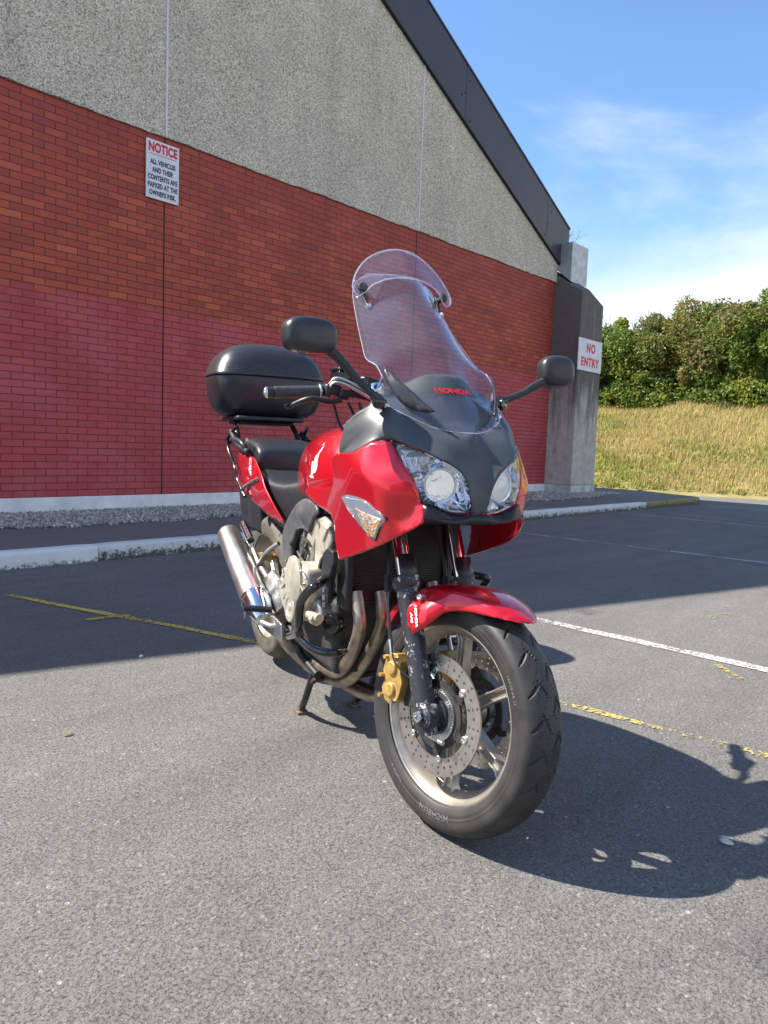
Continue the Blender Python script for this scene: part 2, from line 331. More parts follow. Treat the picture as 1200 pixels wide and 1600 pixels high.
mg, t, p = nt('gravel'); gi = nd(t, 'NewGeometry'); t.links.new(ramp(t, gi.outputs['Random Per Island'], [(0, (.18, .18, .16)), (.5, (.36, .35, .31)), (.85, (.50, .48, .42)), (1, (.68, .65, .58))]), p.inputs['Base Color']); p.inputs['Roughness'].default_value = .85
tag(link('gravel', me, mg, smooth=False), 'grey loose gravel strip along the foot of the white plinth', 'gravel', kind='stuff')
bm = bmesh.new(); bm.faces.new([bm.verts.new(v) for v in ((kx0, -1.12, .122), (9.8, -1.12, .122), (9.8, .1, .122), (kx0, .1, .122))]); tag(obj('gravel_bed', bm, plain('gravel_bed', (.17, .175, .165), .95, grime=.35, scale=60, bmp=.8), smooth=False), kind='structure')
# ------------------------------------------------------------------ building
bld = tag(empty('warehouse_building', (0, 0, 0)), 'gabled building with red brick below grey pebbledash and a dark sloping roof edge', 'building')
XL, XR = -8.2, 8.8; ZB = 4.3474; ridx, ridz = .3, 8.878; sl_ = .4899
def roofz(x, off=0): return ridz + off - sl_*abs(x-ridx)
bm = bmesh.new(); box(bm, (XL, 0, .2842), (XR, .25, ZB)); obj('brick_wall', bm, M_brick, bld, smooth=False)
bm = bmesh.new(); xs = list(np.arange(XL, XR+.01, .1)); prev = None     # pebbledash with a slightly ragged lower lip
for x_ in xs:
    zl = ZB - .004 + .005*math.sin(x_*3.1) + random.uniform(-.009, .006); tp = roofz(x_, .3)
    cur = [bm.verts.new((x_, yy, zz)) for yy, zz in ((-.028, zl), (-.028, tp), (.25, tp), (.25, zl))]
    if prev:
        for j in range(4): bm.faces.new((prev[j], cur[j], cur[(j+1) % 4], prev[(j+1) % 4]))
    prev = cur
obj('pebbledash_wall', bm, M_dash, bld, smooth=False)
bm = bmesh.new(); box(bm, (XL, -.012, .06), (8.802, .24, .2842)); obj('plinth', bm, M_plinth, bld, smooth=False, bevel=.004)
for x_ in (-4.5, 0, 4.45):
    bm = bmesh.new(); box(bm, (x_-.011, -.040, ZB+.01), (x_+.011, -.02, roofz(x_, .1))); obj('joint_strip', bm, M_strip, bld, smooth=False)
    bm = bmesh.new(); box(bm, (x_-.007, -.003, .2842), (x_+.007, .01, ZB-.002)); obj('movement_joint', bm, M_gap, bld, smooth=False)
# fascia board: outer face at y=-.2 with a folded lower edge
def fas(bm, y0, y1, o0, o1, xl, xr):
    for s0, s1 in ((xl, ridx), (ridx, xr)):
        q = [(s0, roofz(s0, o0)), (s1, roofz(s1, o0)), (s1, roofz(s1, o1)), (s0, roofz(s0, o1))]; poly_prism(bm, q, lambda a_, b_: (a_, y0, b_), lambda a_, b_: (a_, y1, b_))
FB0, FB1 = 0., .872
bm = bmesh.new(); fas(bm, -.08, -.075, FB0, FB1, XL-.6, 9.10); obj('fascia', bm, M_fascia, bld, smooth=False)
bm = bmesh.new(); fas(bm, -.084, -.02, FB0-.022, FB0-.002, XL-.6, 9.0); obj('fascia_drip_edge', bm, M_black, bld, smooth=False)
for (xa, dz) in ((5.55, .72), (5.45, .45), (5.35, .34), (5.6, .12), (8.35, .70), (8.25, .40), (8.15, .12), (2.4, .6), (2.3, .2)):
    z_ = roofz(xa, dz-.03); bm = bmesh.new(); cyl(bm, (xa, -.081, z_), (xa, -.088, z_), .014, n=10)
    obj('fascia_rivet', bm, M_black, bld)
bm = bmesh.new(); fas(bm, -.072, 24, FB1-.03, FB1-.002, XL-.6, 9.09); obj('roof', bm, M_roof, bld, smooth=False)
bm = bmesh.new(); box(bm, (XL, .251, .06), (8.79, 24, ZB+1.3)); obj('rear_walls', bm, M_dash, bld, smooth=False)
for xa in (-3.0, 2.42, 5.5, 8.25):
    bm = bmesh.new(); z0_, z1_ = roofz(xa, .004), roofz(xa, FB1-.004); box(bm, (xa-.035, -.0835, z0_), (xa+.035, -.0805, z1_)); obj('fascia_joint_cover', bm, M_fascia, bld, smooth=False)
bm = bmesh.new(); fas(bm, -.094, -.070, FB1-.001, FB1+.03, XL-.6, 9.11); obj('verge_trim', bm, M_fascia, bld, smooth=False)
# concrete buttress at the corner
bm = bmesh.new()
fr = [bm.verts.new((x_, -.61, z_)) for x_, z_ in ((8.802, .285), (9.80, .285), (9.735, 3.96), (9.10, 4.18), (8.802, 4.12))]
bk_ = [bm.verts.new((x_, .24, z_)) for x_, z_ in ((8.802, .285), (9.80, .285), (9.735, 4.45), (9.10, 4.70), (8.802, 4.64))]
bm.faces.new(fr); bm.faces.new(bk_[::-1])
for i in range(5): bm.faces.new((fr[i], bk_[i], bk_[(i+1) % 5], fr[(i+1) % 5]))
obj('concrete_buttress', bm, M_conc, bld, smooth=False, bevel=.02)
bm = bmesh.new(); box(bm, (8.796, -.616, .06), (9.812, .2, .284)); obj('plinth', bm, plain('plinth_stained', (.60, .63, .60), .75, grime=.22, scale=5, bmp=.3), bld, smooth=False, bevel=.004)
bm = bmesh.new(); vs_ = box(bm, (8.81, -.334, 4.33), (9.466, .10, 5.10))
for v in vs_:
    if v.co.z < 4.5 and v.co.y > 0: v.co.z += .35
obj('rainwater_hopper', bm, M_galv, bld, smooth=False, bevel=.006)
# ------------------------------------------------------------------ signs
def text_obj(name, body, size, loc, rot, mat, parent, ext=.0008, sx=1, align='CENTER', space=1, bold=0, shear=0):
    c = bpy.data.curves.new(name, 'FONT'); c.body = body; c.size = size; c.align_x = align; c.align_y = 'CENTER'; c.extrude = ext; c.space_character = space; c.offset = bold; c.shear = shear
    tmp = bpy.data.objects.new('tmp', c); me = bpy.data.meshes.new_from_object(tmp); bpy.data.objects.remove(tmp); bpy.data.curves.remove(c)
    for v in me.vertices: v.co.x *= sx
    me.transform(Matrix.Translation(loc) @ rot.to_4x4()); me.name = name
    return link(name, me, mat, parent, smooth=False)
Rw = Matrix.Rotation(math.radians(90), 3, 'X')
M_sign = plain('sign_white', (.70, .73, .78), .45, grime=.04, scale=6); M_red = plain('sign_red', (.66, .015, .05), .5, grime=.05); M_navy = plain('sign_navy', (.02, .03, .07), .5)
s1 = tag(empty('notice_sign', (-.04, -.02, 3.95)), 'white rectangular notice board with red NOTICE heading high on the brick wall', 'sign')
def part(o, par): o.location = -par.location; return o
bm = bmesh.new(); box(bm, (-.246, -.032, 3.633), (.167, -.014, 4.268)); part(obj('sign_board', bm, M_sign, s1, smooth=False, bevel=.003), s1)
part(text_obj('heading', 'NOTICE', .135, (-.040, -.0335, 4.186), Rw, M_red, s1, sx=.70, bold=.0065, space=1.06), s1)
bm = bmesh.new(); box(bm, (-.205, -.0345, 4.112), (.128, -.0322, 4.118)); part(obj('heading_underline', bm, M_red, s1, smooth=False), s1)
for i, l_ in enumerate(('ALL VEHICLES', 'AND THEIR', 'CONTENTS ARE', 'PARKED AT THE', 'OWNERS RISK.')):
    part(text_obj('lettering', l_, .074, (-.040, -.0335, 4.030-i*.084), Rw, M_navy, s1, sx=.66, bold=.0028, space=1.05), s1)
s2 = tag(empty('no_entry_sign', (9.235, -.61, 2.9)), 'white NO ENTRY sign with red letters on the concrete buttress', 'sign')
bm = bmesh.new(); box(bm, (8.742, -.632, 2.59), (9.731, -.614, 3.222)); part(obj('sign_board', bm, M_sign, s2, smooth=False, bevel=.003), s2)
part(text_obj('lettering', 'NO', .24, (9.25, -.634, 3.04), Rw, M_red, s2, sx=.9, bold=.010, space=1.2), s2)
part(text_obj('lettering', 'ENTRY', .235, (9.235, -.634, 2.76), Rw, M_red, s2, sx=.9, bold=.010, space=1.2), s2)

# ------------------------------------------------------------------ grass bank
def foot(y): return 13.45 - .30*(y)*(y < 0) - .30*y*(y >= 0)*(y < 3) - .9*(y >= 3)
def bankz(x_, y_):
    f = foot(y_) if -6 < y_ else 15.2; t_ = (x_-f)/(20.-f); t_ = max(0, t_)
    z_ = 2.45*min(1, t_)**.85 if t_ < 1 else 2.45 + (x_-20)*.05
    return z_ + .07*math.sin(x_*1.3+y_*.9)*min(1, t_*3) + .05*math.sin(y_*2.1-x_*.7)*min(1, t_*3) + .03
bm = bmesh.new(); XS = [12.4, 12.8] + list(np.linspace(13.1, 21, 60)) + [24, 30, 45, 80]; YS = list(np.linspace(-30, 30, 160)); Gd = []
for x_ in XS: Gd.append([bm.verts.new((x_, y_, bankz(x_, y_) if x_ > foot(y_) else -.02)) for y_ in YS])
for i in range(len(XS)-1):
    for j in range(len(YS)-1): bm.faces.new((Gd[i][j], Gd[i+1][j], Gd[i+1][j+1], Gd[i][j+1]))
m, t, p = nt('bank_soil'); co = objco(t); t.links.new(ramp(t, noise(t, co, .9, 6, .7), [(.3, (.14, .17, .04)), (.5, (.24, .20, .07)), (.7, (.34, .27, .12))]), p.inputs['Base Color']); p.inputs['Roughness'].default_value = 1
tag(obj('grass_bank', bm, m), kind='structure')
from mathutils import noise as mn
def blades(n, xr, yr, hr, wr, pick, name, label, cat, lean=.35, clump=None):
    V = np.zeros((n, 5, 3)); ok = 0; colr = np.zeros(n)
    for i in range(n):
        x_ = random.uniform(*xr); y_ = random.uniform(*yr)
        if x_ < foot(y_)+.05: continue
        q = mn.noise(Vector((x_*.45, y_*.45, 3))); q2 = mn.noise(Vector((x_*1.7, y_*1.7, 9)))
        if not pick(q, q2, x_, y_): continue
        hh = random.uniform(*hr)*(1+.6*q2); a_ = random.uniform(0, 6.28); wd = random.uniform(*wr); l_ = random.gauss(.18, lean)*hh; la = random.gauss(-1.2, .9)
        dx, dy = math.cos(a_)*wd, math.sin(a_)*wd; lx, ly = math.cos(la)*l_, math.sin(la)*l_; z0 = bankz(x_, y_)-.02
        V[ok] = [(x_-dx, y_-dy, z0), (x_+dx, y_+dy, z0), (x_-dx*.8+lx*.4, y_-dy*.8+ly*.4, z0+hh*.6), (x_+dx*.8+lx*.4, y_+dy*.8+ly*.4, z0+hh*.6), (x_+lx, y_+ly, z0+hh)]; ok += 1
    V = V[:ok].reshape(-1, 3); k = np.arange(ok)*5; Q = np.stack([k, k+1, k+3, k+2], 1); T = np.stack([k+2, k+3, k+4], 1)
    me = bpy.data.meshes.new(name); me.from_pydata(V.tolist(), [], Q.tolist() + T.tolist()); return me
def leaf_mat(name, stops, tr=.35, rough=.6, patch=None):
    m, t, p = nt(name); gi = nd(t, 'NewGeometry'); c = ramp(t, gi.outputs['Random Per Island'], stops)
    if patch: c = mixc(t, ramp(t, noise(t, objco(t), patch[1], 3, .6), [(.45, g(0)), (.62, g(1))]), c, mixc(t, gi.outputs['Random Per Island'], patch[0], tuple(x*1.5 for x in patch[0])))
    t.links.new(c, p.inputs['Base Color']); p.inputs['Roughness'].default_value = rough; p.inputs['Specular IOR Level'].default_value = .3
    tl = nd(t, 'BsdfTranslucent', {0: c}); mx = nd(t, 'MixShader', {0: tr, 1: p.outputs[0], 2: tl.outputs[0]}); t.links.new(mx.outputs[0], [n for n in t.nodes if n.type == 'OUTPUT_MATERIAL'][0].inputs[0]); return m
M_dry = leaf_mat('dry_grass', [(0, (.36, .25, .09)), (.5, (.52, .39, .16)), (1, (.66, .53, .27))], .35)
M_grn = leaf_mat('green_weeds', [(0, (.13, .19, .03)), (.5, (.26, .32, .06)), (1, (.48, .45, .12))], .3)
me = blades(52000, (13, 20.4), (-5.5, 8.5), (.10, .27), (.004, .009), lambda q, q2, x_, y_: (q + .25*q2 + (x_-15.5)*.08) > -.12 or random.random() < .3, 'dry_grass', '', '')
tag(link('dry_grass', me, M_dry, smooth=False), 'tall dry straw coloured grass covering the bank below the hedge', 'grass', kind='stuff')
me = blades(62000, (13, 20.3), (-5.5, 8.5), (.06, .18), (.008, .018), lambda q, q2, x_, y_: (q + .25*q2 + (x_-15.5)*.08) < .10 or random.random() < .28, 'green_weeds', '', '')
tag(link('green_weeds', me, M_grn, smooth=False), 'low green weeds and young grass along the foot of the bank', 'weeds', kind='stuff')
# ------------------------------------------------------------------ hedge shrubs, each one a thing
M_bark = plain('bark', (.10, .075, .05), .9, grime=.3, scale=30)
def leaves(n, c, r, sz, seed, squash=.85):
    rg = np.random.default_rng(seed); cl = rg.normal(0, 1, (46, 3)); cl /= np.linalg.norm(cl, axis=1, keepdims=True); cl *= rg.uniform(.45, 1.0, (46, 1))
    rad = rg.uniform(.16, .40, 46); idx = rg.integers(0, 46, n); d = rg.normal(0, 1, (n, 3)); d /= np.linalg.norm(d, axis=1, keepdims=True)
    P = cl[idx] + d*(rad[idx]*rg.uniform(.55, 1.08, n))[:, None]; P = P*np.array(r) + np.array(c)
    P = P[P[:, 2] > bankz(20, 0)-.25]; n = len(P)
    nrm = rg.normal(0, 1, (n, 3)) + [0, 0, .5]; nrm /= np.linalg.norm(nrm, axis=1, keepdims=True); t1 = np.cross(nrm, rg.normal(0, 1, (n, 3))); t1 /= np.linalg.norm(t1, axis=1, keepdims=True); t2 = np.cross(nrm, t1)
    s_ = rg.uniform(.6, 1.3, n)[:, None]*sz; V = np.stack([P-t1*s_, P+t2*s_*.5+nrm*s_*.12, P+t1*s_, P-t2*s_*.5+nrm*s_*.12], 1).reshape(-1, 3); k = np.arange(n)*4
    return V, np.stack([k, k+1, k+2, k+3], 1)
greens = [leaf_mat('leaves_green', [(0, (.07, .12, .022)), (.5, (.14, .22, .040)), (1, (.26, .33, .075))], .4, .45, ((.24, .27, .05), 1.1)),
          leaf_mat('leaves_olive', [(0, (.07, .12, .025)), (.5, (.16, .22, .05)), (1, (.30, .31, .09))], .4, .45, ((.24, .20, .06), 1.3)),
          leaf_mat('leaves_russet', [(0, (.09, .11, .03)), (.5, (.20, .20, .06)), (1, (.36, .25, .12))], .4, .5, ((.14, .21, .04), 1.2))]
labs = ['dense mid green bramble bush at the left end of the hedge, beside the buttress', 'yellow green bush in the hedge just right of the buttress', 'tall olive and brown bush with twiggy top in the middle of the hedge', 'dark green shrub low in the hedge above the dry grass', 'russet leaved shrub near the right end of the hedge', 'bright green bush at the right edge of the photo, on top of the bank', 'green bush of the hedge standing behind the buttress', 'olive bush beyond the right edge of the hedge in view', 'thin bush with bare twigs poking into the sky']
spec = [(20.9, 4.1, 4.1, 1.3, 1.5, 1.85, 0), (21.1, 3.0, 4.1, 1.2, 1.3, 1.7, 1), (21.4, 1.7, 4.1, 1.3, 1.4, 1.95, 1), (20.7, 2.0, 3.2, .95, 1.9, 1.25, 0), (21.1, .3, 4.2, 1.3, 1.4, 1.75, 2), (20.9, -.8, 4.3, 1.2, 1.5, 1.85, 0), (21.3, 6.2, 3.7, 1.4, 1.6, 1.6, 0), (21.4, -2.9, 4.2, 1.4, 1.7, 1.9, 1), (21.9, 1.0, 4.5, 1.1, 1.5, 1.55, 1), (20.6, -.4, 3.05, .95, 1.6, 1.1, 0), (20.8, 4.3, 2.9, .9, 1.5, .8, 0)]
labs += ['low olive shrub at the foot of the hedge near the right edge of the photo', 'low green shrub at the foot of the hedge right beside the buttress']
for i, (x_, y_, z_, rx, ry, rz, mi) in enumerate(spec):
    sh = tag(empty('hedge_shrub', (x_, y_, 2.45)), labs[i], 'shrub', 'shrubs of the hedge on the bank')
    V, F = leaves(27000, (x_, y_, z_), (rx, ry, rz), .066, 50+i); me = bpy.data.meshes.new('crown'); me.from_pydata(V.tolist(), [], F.tolist()); part(link('crown', me, greens[mi], sh, smooth=False), sh)
    bm = bmesh.new()
    for k in range(15):
        a_ = random.uniform(0, 6.28); top = Vector((x_+math.cos(a_)*rx*.7, y_+math.sin(a_)*ry*.75, z_+rz*random.uniform(.5, 1.12)))
        b0 = Vector((x_+random.uniform(-.3, .3), y_+random.uniform(-.3, .3), 2.3)); mid = b0.lerp(top, .5) + Vector((random.uniform(-.2, .2), random.uniform(-.2, .2), 0)); tube(bm, [b0, mid, top], [.03, .016, .004], n=5, k=3)
        for q in range(4):
            s0 = mid.lerp(top, random.uniform(.3, 1)); tube(bm, [s0, s0+Vector((random.uniform(-.25, .25), random.uniform(-.3, .3), random.uniform(.05, .35)))], [.006, .002], n=4, curve=False)
    part(obj('stems', bm, M_bark, sh), sh)
# dry weed growing behind the roof corner
wd = tag(empty('dry_weed', (9.75, .15, 4.95)), 'bare dry weed with thin twigs sprouting behind the metal box at the roof corner', 'weed')
bm = bmesh.new(); rr = random.Random(5)
def twig(p_, d_, l_, r_, dep):
    q = p_ + d_*l_; tube(bm, [p_, p_.lerp(q, .5)+Vector((rr.uniform(-.02, .02), 0, rr.uniform(-.02, .02))), q], [r_, r_*.8, r_*.55], n=5, k=2)
    if dep:
        for _ in range(3):
            nd_ = (d_ + Vector((rr.uniform(-.9, .9), rr.uniform(-.5, .5), rr.uniform(-.5, .6)))).normalized(); twig(p_.lerp(q, rr.uniform(.4, 1)), nd_, l_*rr.uniform(.5, .8), r_*.6, dep-1)
for d_ in ((.6, 0, .8), (.9, -.1, .35), (.75, 0, -.35), (.2, .1, 1)): twig(Vector((9.35, .12, 4.98)), Vector(d_).normalized(), .38, .006, 3)
part(obj('twigs', bm, M_bark, wd), wd)

# small litter on the tarmac
def bit(name, label, cat, loc, r, mat, seed):
    rg_ = random.Random(seed); bm = bmesh.new(); bmesh.ops.create_icosphere(bm, subdivisions=2, radius=1)
    for v in bm.verts: v.co = Vector((v.co.x*r[0]*rg_.uniform(.85, 1.1)+loc[0], v.co.y*r[1]*rg_.uniform(.85, 1.1)+loc[1], v.co.z*r[2]+loc[2]+r[2]*.8))
    tag(obj(name, bm, mat), label, cat)
M_stone = plain('pale_stone', (.62, .60, .55), .7, grime=.15, scale=60); M_leafd = plain('dead_leaf', (.20, .13, .07), .8, grime=.2)
bit('pebble', 'small pale stone lying alone in the shadow right of the front wheel', 'pebble', (-2.736, -7.283, 0), (.012, .018, .006), M_stone, 1)
bit('pebble', 'tiny light stone on the tarmac near the edge of the building shadow at left', 'pebble', (-3.02, -4.93, 0), (.010, .008, .007), M_stone, 2)
bit('dead_leaf', 'small dark dry leaf on the sunlit tarmac left of the stand foot', 'leaf', (-3.62, -5.55, 0), (.016, .010, .003), M_leafd, 3)
# row of houses across the road, behind the camera: only seen mirrored in lamps and chrome
M_hw = plain('house_render', (.62, .58, .50), .8, grime=.08, scale=2); M_hr = plain('house_slates', (.07, .07, .08), .6, scale=3); M_win = plain('window_glass', (.05, .06, .08), .1)
for k, (hx, hy) in enumerate(((-26, -14), (-24, -22.5), (-20, -30.5), (-13, -36.5))):
    hh = tag(empty('house', (hx, hy, 0)), ('pale rendered house furthest left across the road', 'second pale house across the road', 'third pale house across the road', 'pale house nearest the far end of the road')[k], 'house', 'houses across the road'); hh.rotation_euler = (0, 0, .3+.25*k)
    bm = bmesh.new(); poly_prism(bm, [(-3.5, 0), (3.5, 0), (3.5, 5), (0, 8), (-3.5, 5)], lambda u_, v_: (3, u_, v_), lambda u_, v_: (-4, u_, v_)); obj('wall', bm, M_hw, hh, smooth=False)
    bm = bmesh.new()
    for s_ in (-1, 1): poly_prism(bm, [(0, 8.02), (0, 8.25), (3.9*s_, 4.9), (3.9*s_, 4.67)], lambda u_, v_: (3.3, u_, v_), lambda u_, v_: (-4.3, u_, v_))
    obj('roof', bm, M_hr, hh, smooth=False)
    for wy in (-1.8, 1.4):
        for wz in (1, 3.4): bm = bmesh.new(); box(bm, (3.0, wy-.5, wz), (3.03, wy+.7, wz+1.2)); obj('window', bm, M_win, hh, smooth=False)
# ================================================================== MOTORCYCLE
# local frame: x forward, y to the machine's left, z up, origin on the ground under the rear axle
bike = empty('motorcycle', (-2.6111, -5.3764, 0)); bike.rotation_euler = (0, 0, math.atan2(-.9255, -.37874))
tag(bike, 'red and black motorcycle with tall clear screen and black top box on its centre stand', 'motorcycle')
STEER = .2419; kk = Vector((-math.sin(math.radians(26)), 0, math.cos(math.radians(26)))); oo = Vector((1.59, 0, 0))
SM = Matrix.Translation(oo) @ Matrix.Rotation(STEER, 4, kk) @ Matrix.Translation(-oo)
def steer(o, s=True):
    o.data.transform(SM); return o
def mirror(bm):
    for v in bm.verts: v.co.y = -v.co.y
    bmesh.ops.reverse_faces(bm, faces=bm.faces); return bm
def my(pts): return [(p[0], -p[1], p[2]) for p in pts]
# ---- materials
def paint(name, c, metal=.35, rough=.3, flake=True, coat=1.0):
    m, t, p = nt(name); co = objco(t); f = nd(t, 'TexVoronoi', {'Vector': co, 'Scale': 900.}); v = nd(t, 'SeparateColor', {0: f.outputs['Color']}).outputs[0]
    t.links.new(ramp(t, v, [(0, tuple(x*.86 for x in c)), (1, tuple(min(1, x*1.12) for x in c))]), p.inputs['Base Color'])
    dirt = noise(t, co, 9, 6, .7); p.inputs['Metallic'].default_value = metal
    t.links.new(nd(t, 'MapRange', {0: dirt, 1: .35, 2: .75, 3: rough, 4: rough+.15}).outputs[0], p.inputs['Roughness'])
    p.inputs['Coat Weight'].default_value = coat; t.links.new(nd(t, 'MapRange', {0: dirt, 1: .4, 2: .8, 3: .02, 4: .09}).outputs[0], p.inputs['Coat Roughness']); return m
M_redp = paint('candy_red_paint', (.66, .002, .016), .40, .26)
M_blk = plain('black_satin', (.022, .024, .028), .42, grime=.2, scale=18)
M_blkg = plain('black_gloss', (.012, .012, .014), .16, coat=.6, grime=.1)
M_cowl = plain('charcoal_cowl', (.060, .068, .074), .40, grime=.12, scale=12, bmp=.06, coat=.0)
M_tex = plain('textured_black_plastic', (.030, .031, .036), .30, grime=.15, scale=40, bmp=.35)
M_rubd = plain('dusty_tyre_rubber', (.105, .092, .074), .7, grime=.25, scale=12, bmp=.1)
M_rub = plain('tyre_rubber', (.037, .035, .033), .52, grime=.25, scale=14, bmp=.10)
M_seat = plain('seat_vinyl', (.024, .025, .028), .40, grime=.15, scale=90, bmp=.25)
M_grip = plain('grip_rubber', (.055, .058, .064), .5, grime=.25, scale=60)
M_rim = plain('champagne_rim', (.50, .46, .40), .33, metal=.75, grime=.12, scale=20)
M_cream = plain('engine_champagne', (.56, .52, .42), .42, metal=.45, grime=.14, scale=22, bmp=.06)
M_alu = plain('cast_aluminium', (.42, .42, .41), .40, metal=.85, grime=.3, scale=30, bmp=.12)
M_chr = plain('chrome', (.75, .76, .78), .09, metal=1, grime=.05, scale=15)
M_sts = plain('brushed_stainless', (.70, .69, .67), .34, metal=1, grime=.10, scale=16)
M_hdr = plain('heat_tinted_header', (.46, .385, .30), .40, metal=.85, grime=.28, scale=14)
M_gold = plain('gold_caliper', (.58, .38, .12), .42, metal=.55, grime=.2, scale=40)
M_disc = plain('brake_disc_steel', (.55, .51, .47), .27, metal=.9, grime=.1, scale=30)
M_white = plain('white_decal', (.82, .80, .82), .35, grime=.04); M_redt = plain('red_lettering', (.60, .02, .03), .4)
M_vblk2 = plain('glossy_grey_plastic', (.035, .039, .045), .25)
M_vblk = plain('deep_black_plastic', (.006, .006, .007), .35)
M_dark = plain('engine_dark', (.030, .029, .028), .65, grime=.35, scale=25, bmp=.2)
def amber():
    m, t, p = nt('amber_reflector'); co = objco(t); v = nd(t, 'TexVoronoi', {'Vector': co, 'Scale': 150.}); k = nd(t, 'SeparateColor', {0: v.outputs['Color']}).outputs[0]
    t.links.new(ramp(t, k, [(0, (.42, .16, .02)), (.35, (.85, .42, .08)), (.6, (.62, .58, .52)), (1, (.85, .80, .72))]), p.inputs['Base Color']); p.inputs['Roughness'].default_value = .25; p.inputs['Coat Weight'].default_value = .6
    bump(t, p, v.outputs['Distance'], .7, .003); return m
M_amber = amber()
def chipped():
    m, t, p = nt('chipped_fork_paint'); co = objco(t); f = noise(t, co, 34, 6, .75); k = ramp(t, f, [(.575, g(0)), (.595, g(1))])
    t.links.new(mixc(t, k, (.028, .03, .036), (.50, .52, .55)), p.inputs['Base Color']); t.links.new(mth(t, 'MULTIPLY', k, .4), p.inputs['Metallic']); p.inputs['Roughness'].default_value = .38
    bump(t, p, mth(t, 'MULTIPLY', k, -1), .4, .001); return m
M_chip = chipped()
def clear(name, tint, ior=1.5, haze=.0, hz=(.5, .55, .7), rough=.02, scr=False):
    m, t, p = nt(name); t.nodes.remove(p); o = [n for n in t.nodes if n.type == 'OUTPUT_MATERIAL'][0]
    tr = nd(t, 'BsdfTransparent', {0: (*tint, 1)}); gl = nd(t, 'BsdfGlossy', {0: (1, 1, 1, 1), 'Roughness': rough}); bf = nd(t, 'NewGeometry').outputs['Backfacing']; fr = nd(t, 'Fresnel', {'IOR': nd(t, 'MapRange', {0: bf, 3: ior, 4: 1/ior}).outputs[0]})
    co = objco(t); df = nd(t, 'BsdfDiffuse', {0: (*hz, 1)}); mx = nd(t, 'MixShader', {0: fr.outputs[0], 1: tr.outputs[0], 2: gl.outputs[0]})
    hzf = nd(t, 'MapRange', {0: noise(t, co, 7, 6, .7), 1: .3, 2: .8, 3: haze*.5, 4: haze*1.6}).outputs[0]
    if scr:
        sc = ramp(t, nd(t, 'TexVoronoi', {'Vector': co, 'Scale': 70.}).outputs['Distance'], [(.06, g(.35)), (.10, g(0))]); sc = mth(t, 'MULTIPLY', sc, ramp(t, noise(t, co, 9, 3), [(.55, g(0)), (.65, g(1))])); hzf = mth(t, 'ADD', hzf, sc)
    mx2 = nd(t, 'MixShader', {0: hzf, 1: mx.outputs[0], 2: df.outputs[0]}); t.links.new(mx2.outputs[0], o.inputs[0]); return m
M_scr = clear('screen_acrylic', (.85, .85, .885), 1.5, .045, (.56, .58, .68), .03, True); M_ext = clear('clear_acrylic', (.95, .93, .96), 1.45, .045, (.7, .7, .85))
M_edge = clear('acrylic_edge', (.85, .87, .95), 1.5, .34, (.85, .88, .98), .1)
M_lens = clear('headlamp_lens', (.96, .97, .99), 1.5, .008, (.6, .7, .8))
def refl():
    m, t, p = nt('reflector'); p.inputs['Base Color'].default_value = (.88, .90, .93, 1); p.inputs['Metallic'].default_value = 1; p.inputs['Roughness'].default_value = .03
    bump(t, p, noise(t, objco(t), 40, 2), .04, .004); return m
M_refl = refl()
def sref():
    m, t, p = nt('signal_reflector'); co = objco(t, rot=(0, .55, 0)); wv = nd(t, 'TexWave', {'Vector': co, 'Scale': 95., 'Distortion': .3, 'Detail': 0.}); wv.bands_direction = 'X'
    t.links.new(ramp(t, wv.outputs['Fac'], [(.2, g(.6)), (.8, g(.95))]), p.inputs['Base Color']); p.inputs['Metallic'].default_value = .7; p.inputs['Roughness'].default_value = .28; bump(t, p, wv.outputs['Fac'], .8, .004); return m
M_hous = plain('headlamp_housing', (.50, .54, .60), .07, metal=1, grime=.1); M_sref = sref(); M_sigl = clear('signal_lens', (.96, .96, .98), 1.5, .04, (.7, .72, .78), .03)
# ---- panel: a skin stretched over an outline and a few inner points; `n` is the side it is seen from
from mathutils.geometry import delaunay_2d_cdt
from mathutils.bvhtree import BVHTree
def dens(pts, step, corner=48):
    P = [Vector(p) for p in pts]; n = len(P); cor = []
    for i in range(n):
        a_ = P[i]-P[i-1]; c_ = P[(i+1) % n]-P[i]; cor.append(math.degrees(a_.angle(c_)) > corner if a_.length > 1e-6 and c_.length > 1e-6 else True)
    Q = []
    for i in range(n):
        p1, p2 = P[i], P[(i+1) % n]; p0 = P[i-1] if not cor[i] else p1*2-p2; p3 = P[(i+2) % n] if not cor[(i+1) % n] else p2*2-p1; k = max(1, int((p2-p1).length/step))
        for j in range(k):
            s_ = j/k; Q.append(.5*((2*p1)+(p2-p0)*s_+(2*p0-5*p1+4*p2-p3)*s_*s_+(3*p1-p0-3*p2+p3)*s_**3))
    return Q
LAST = []
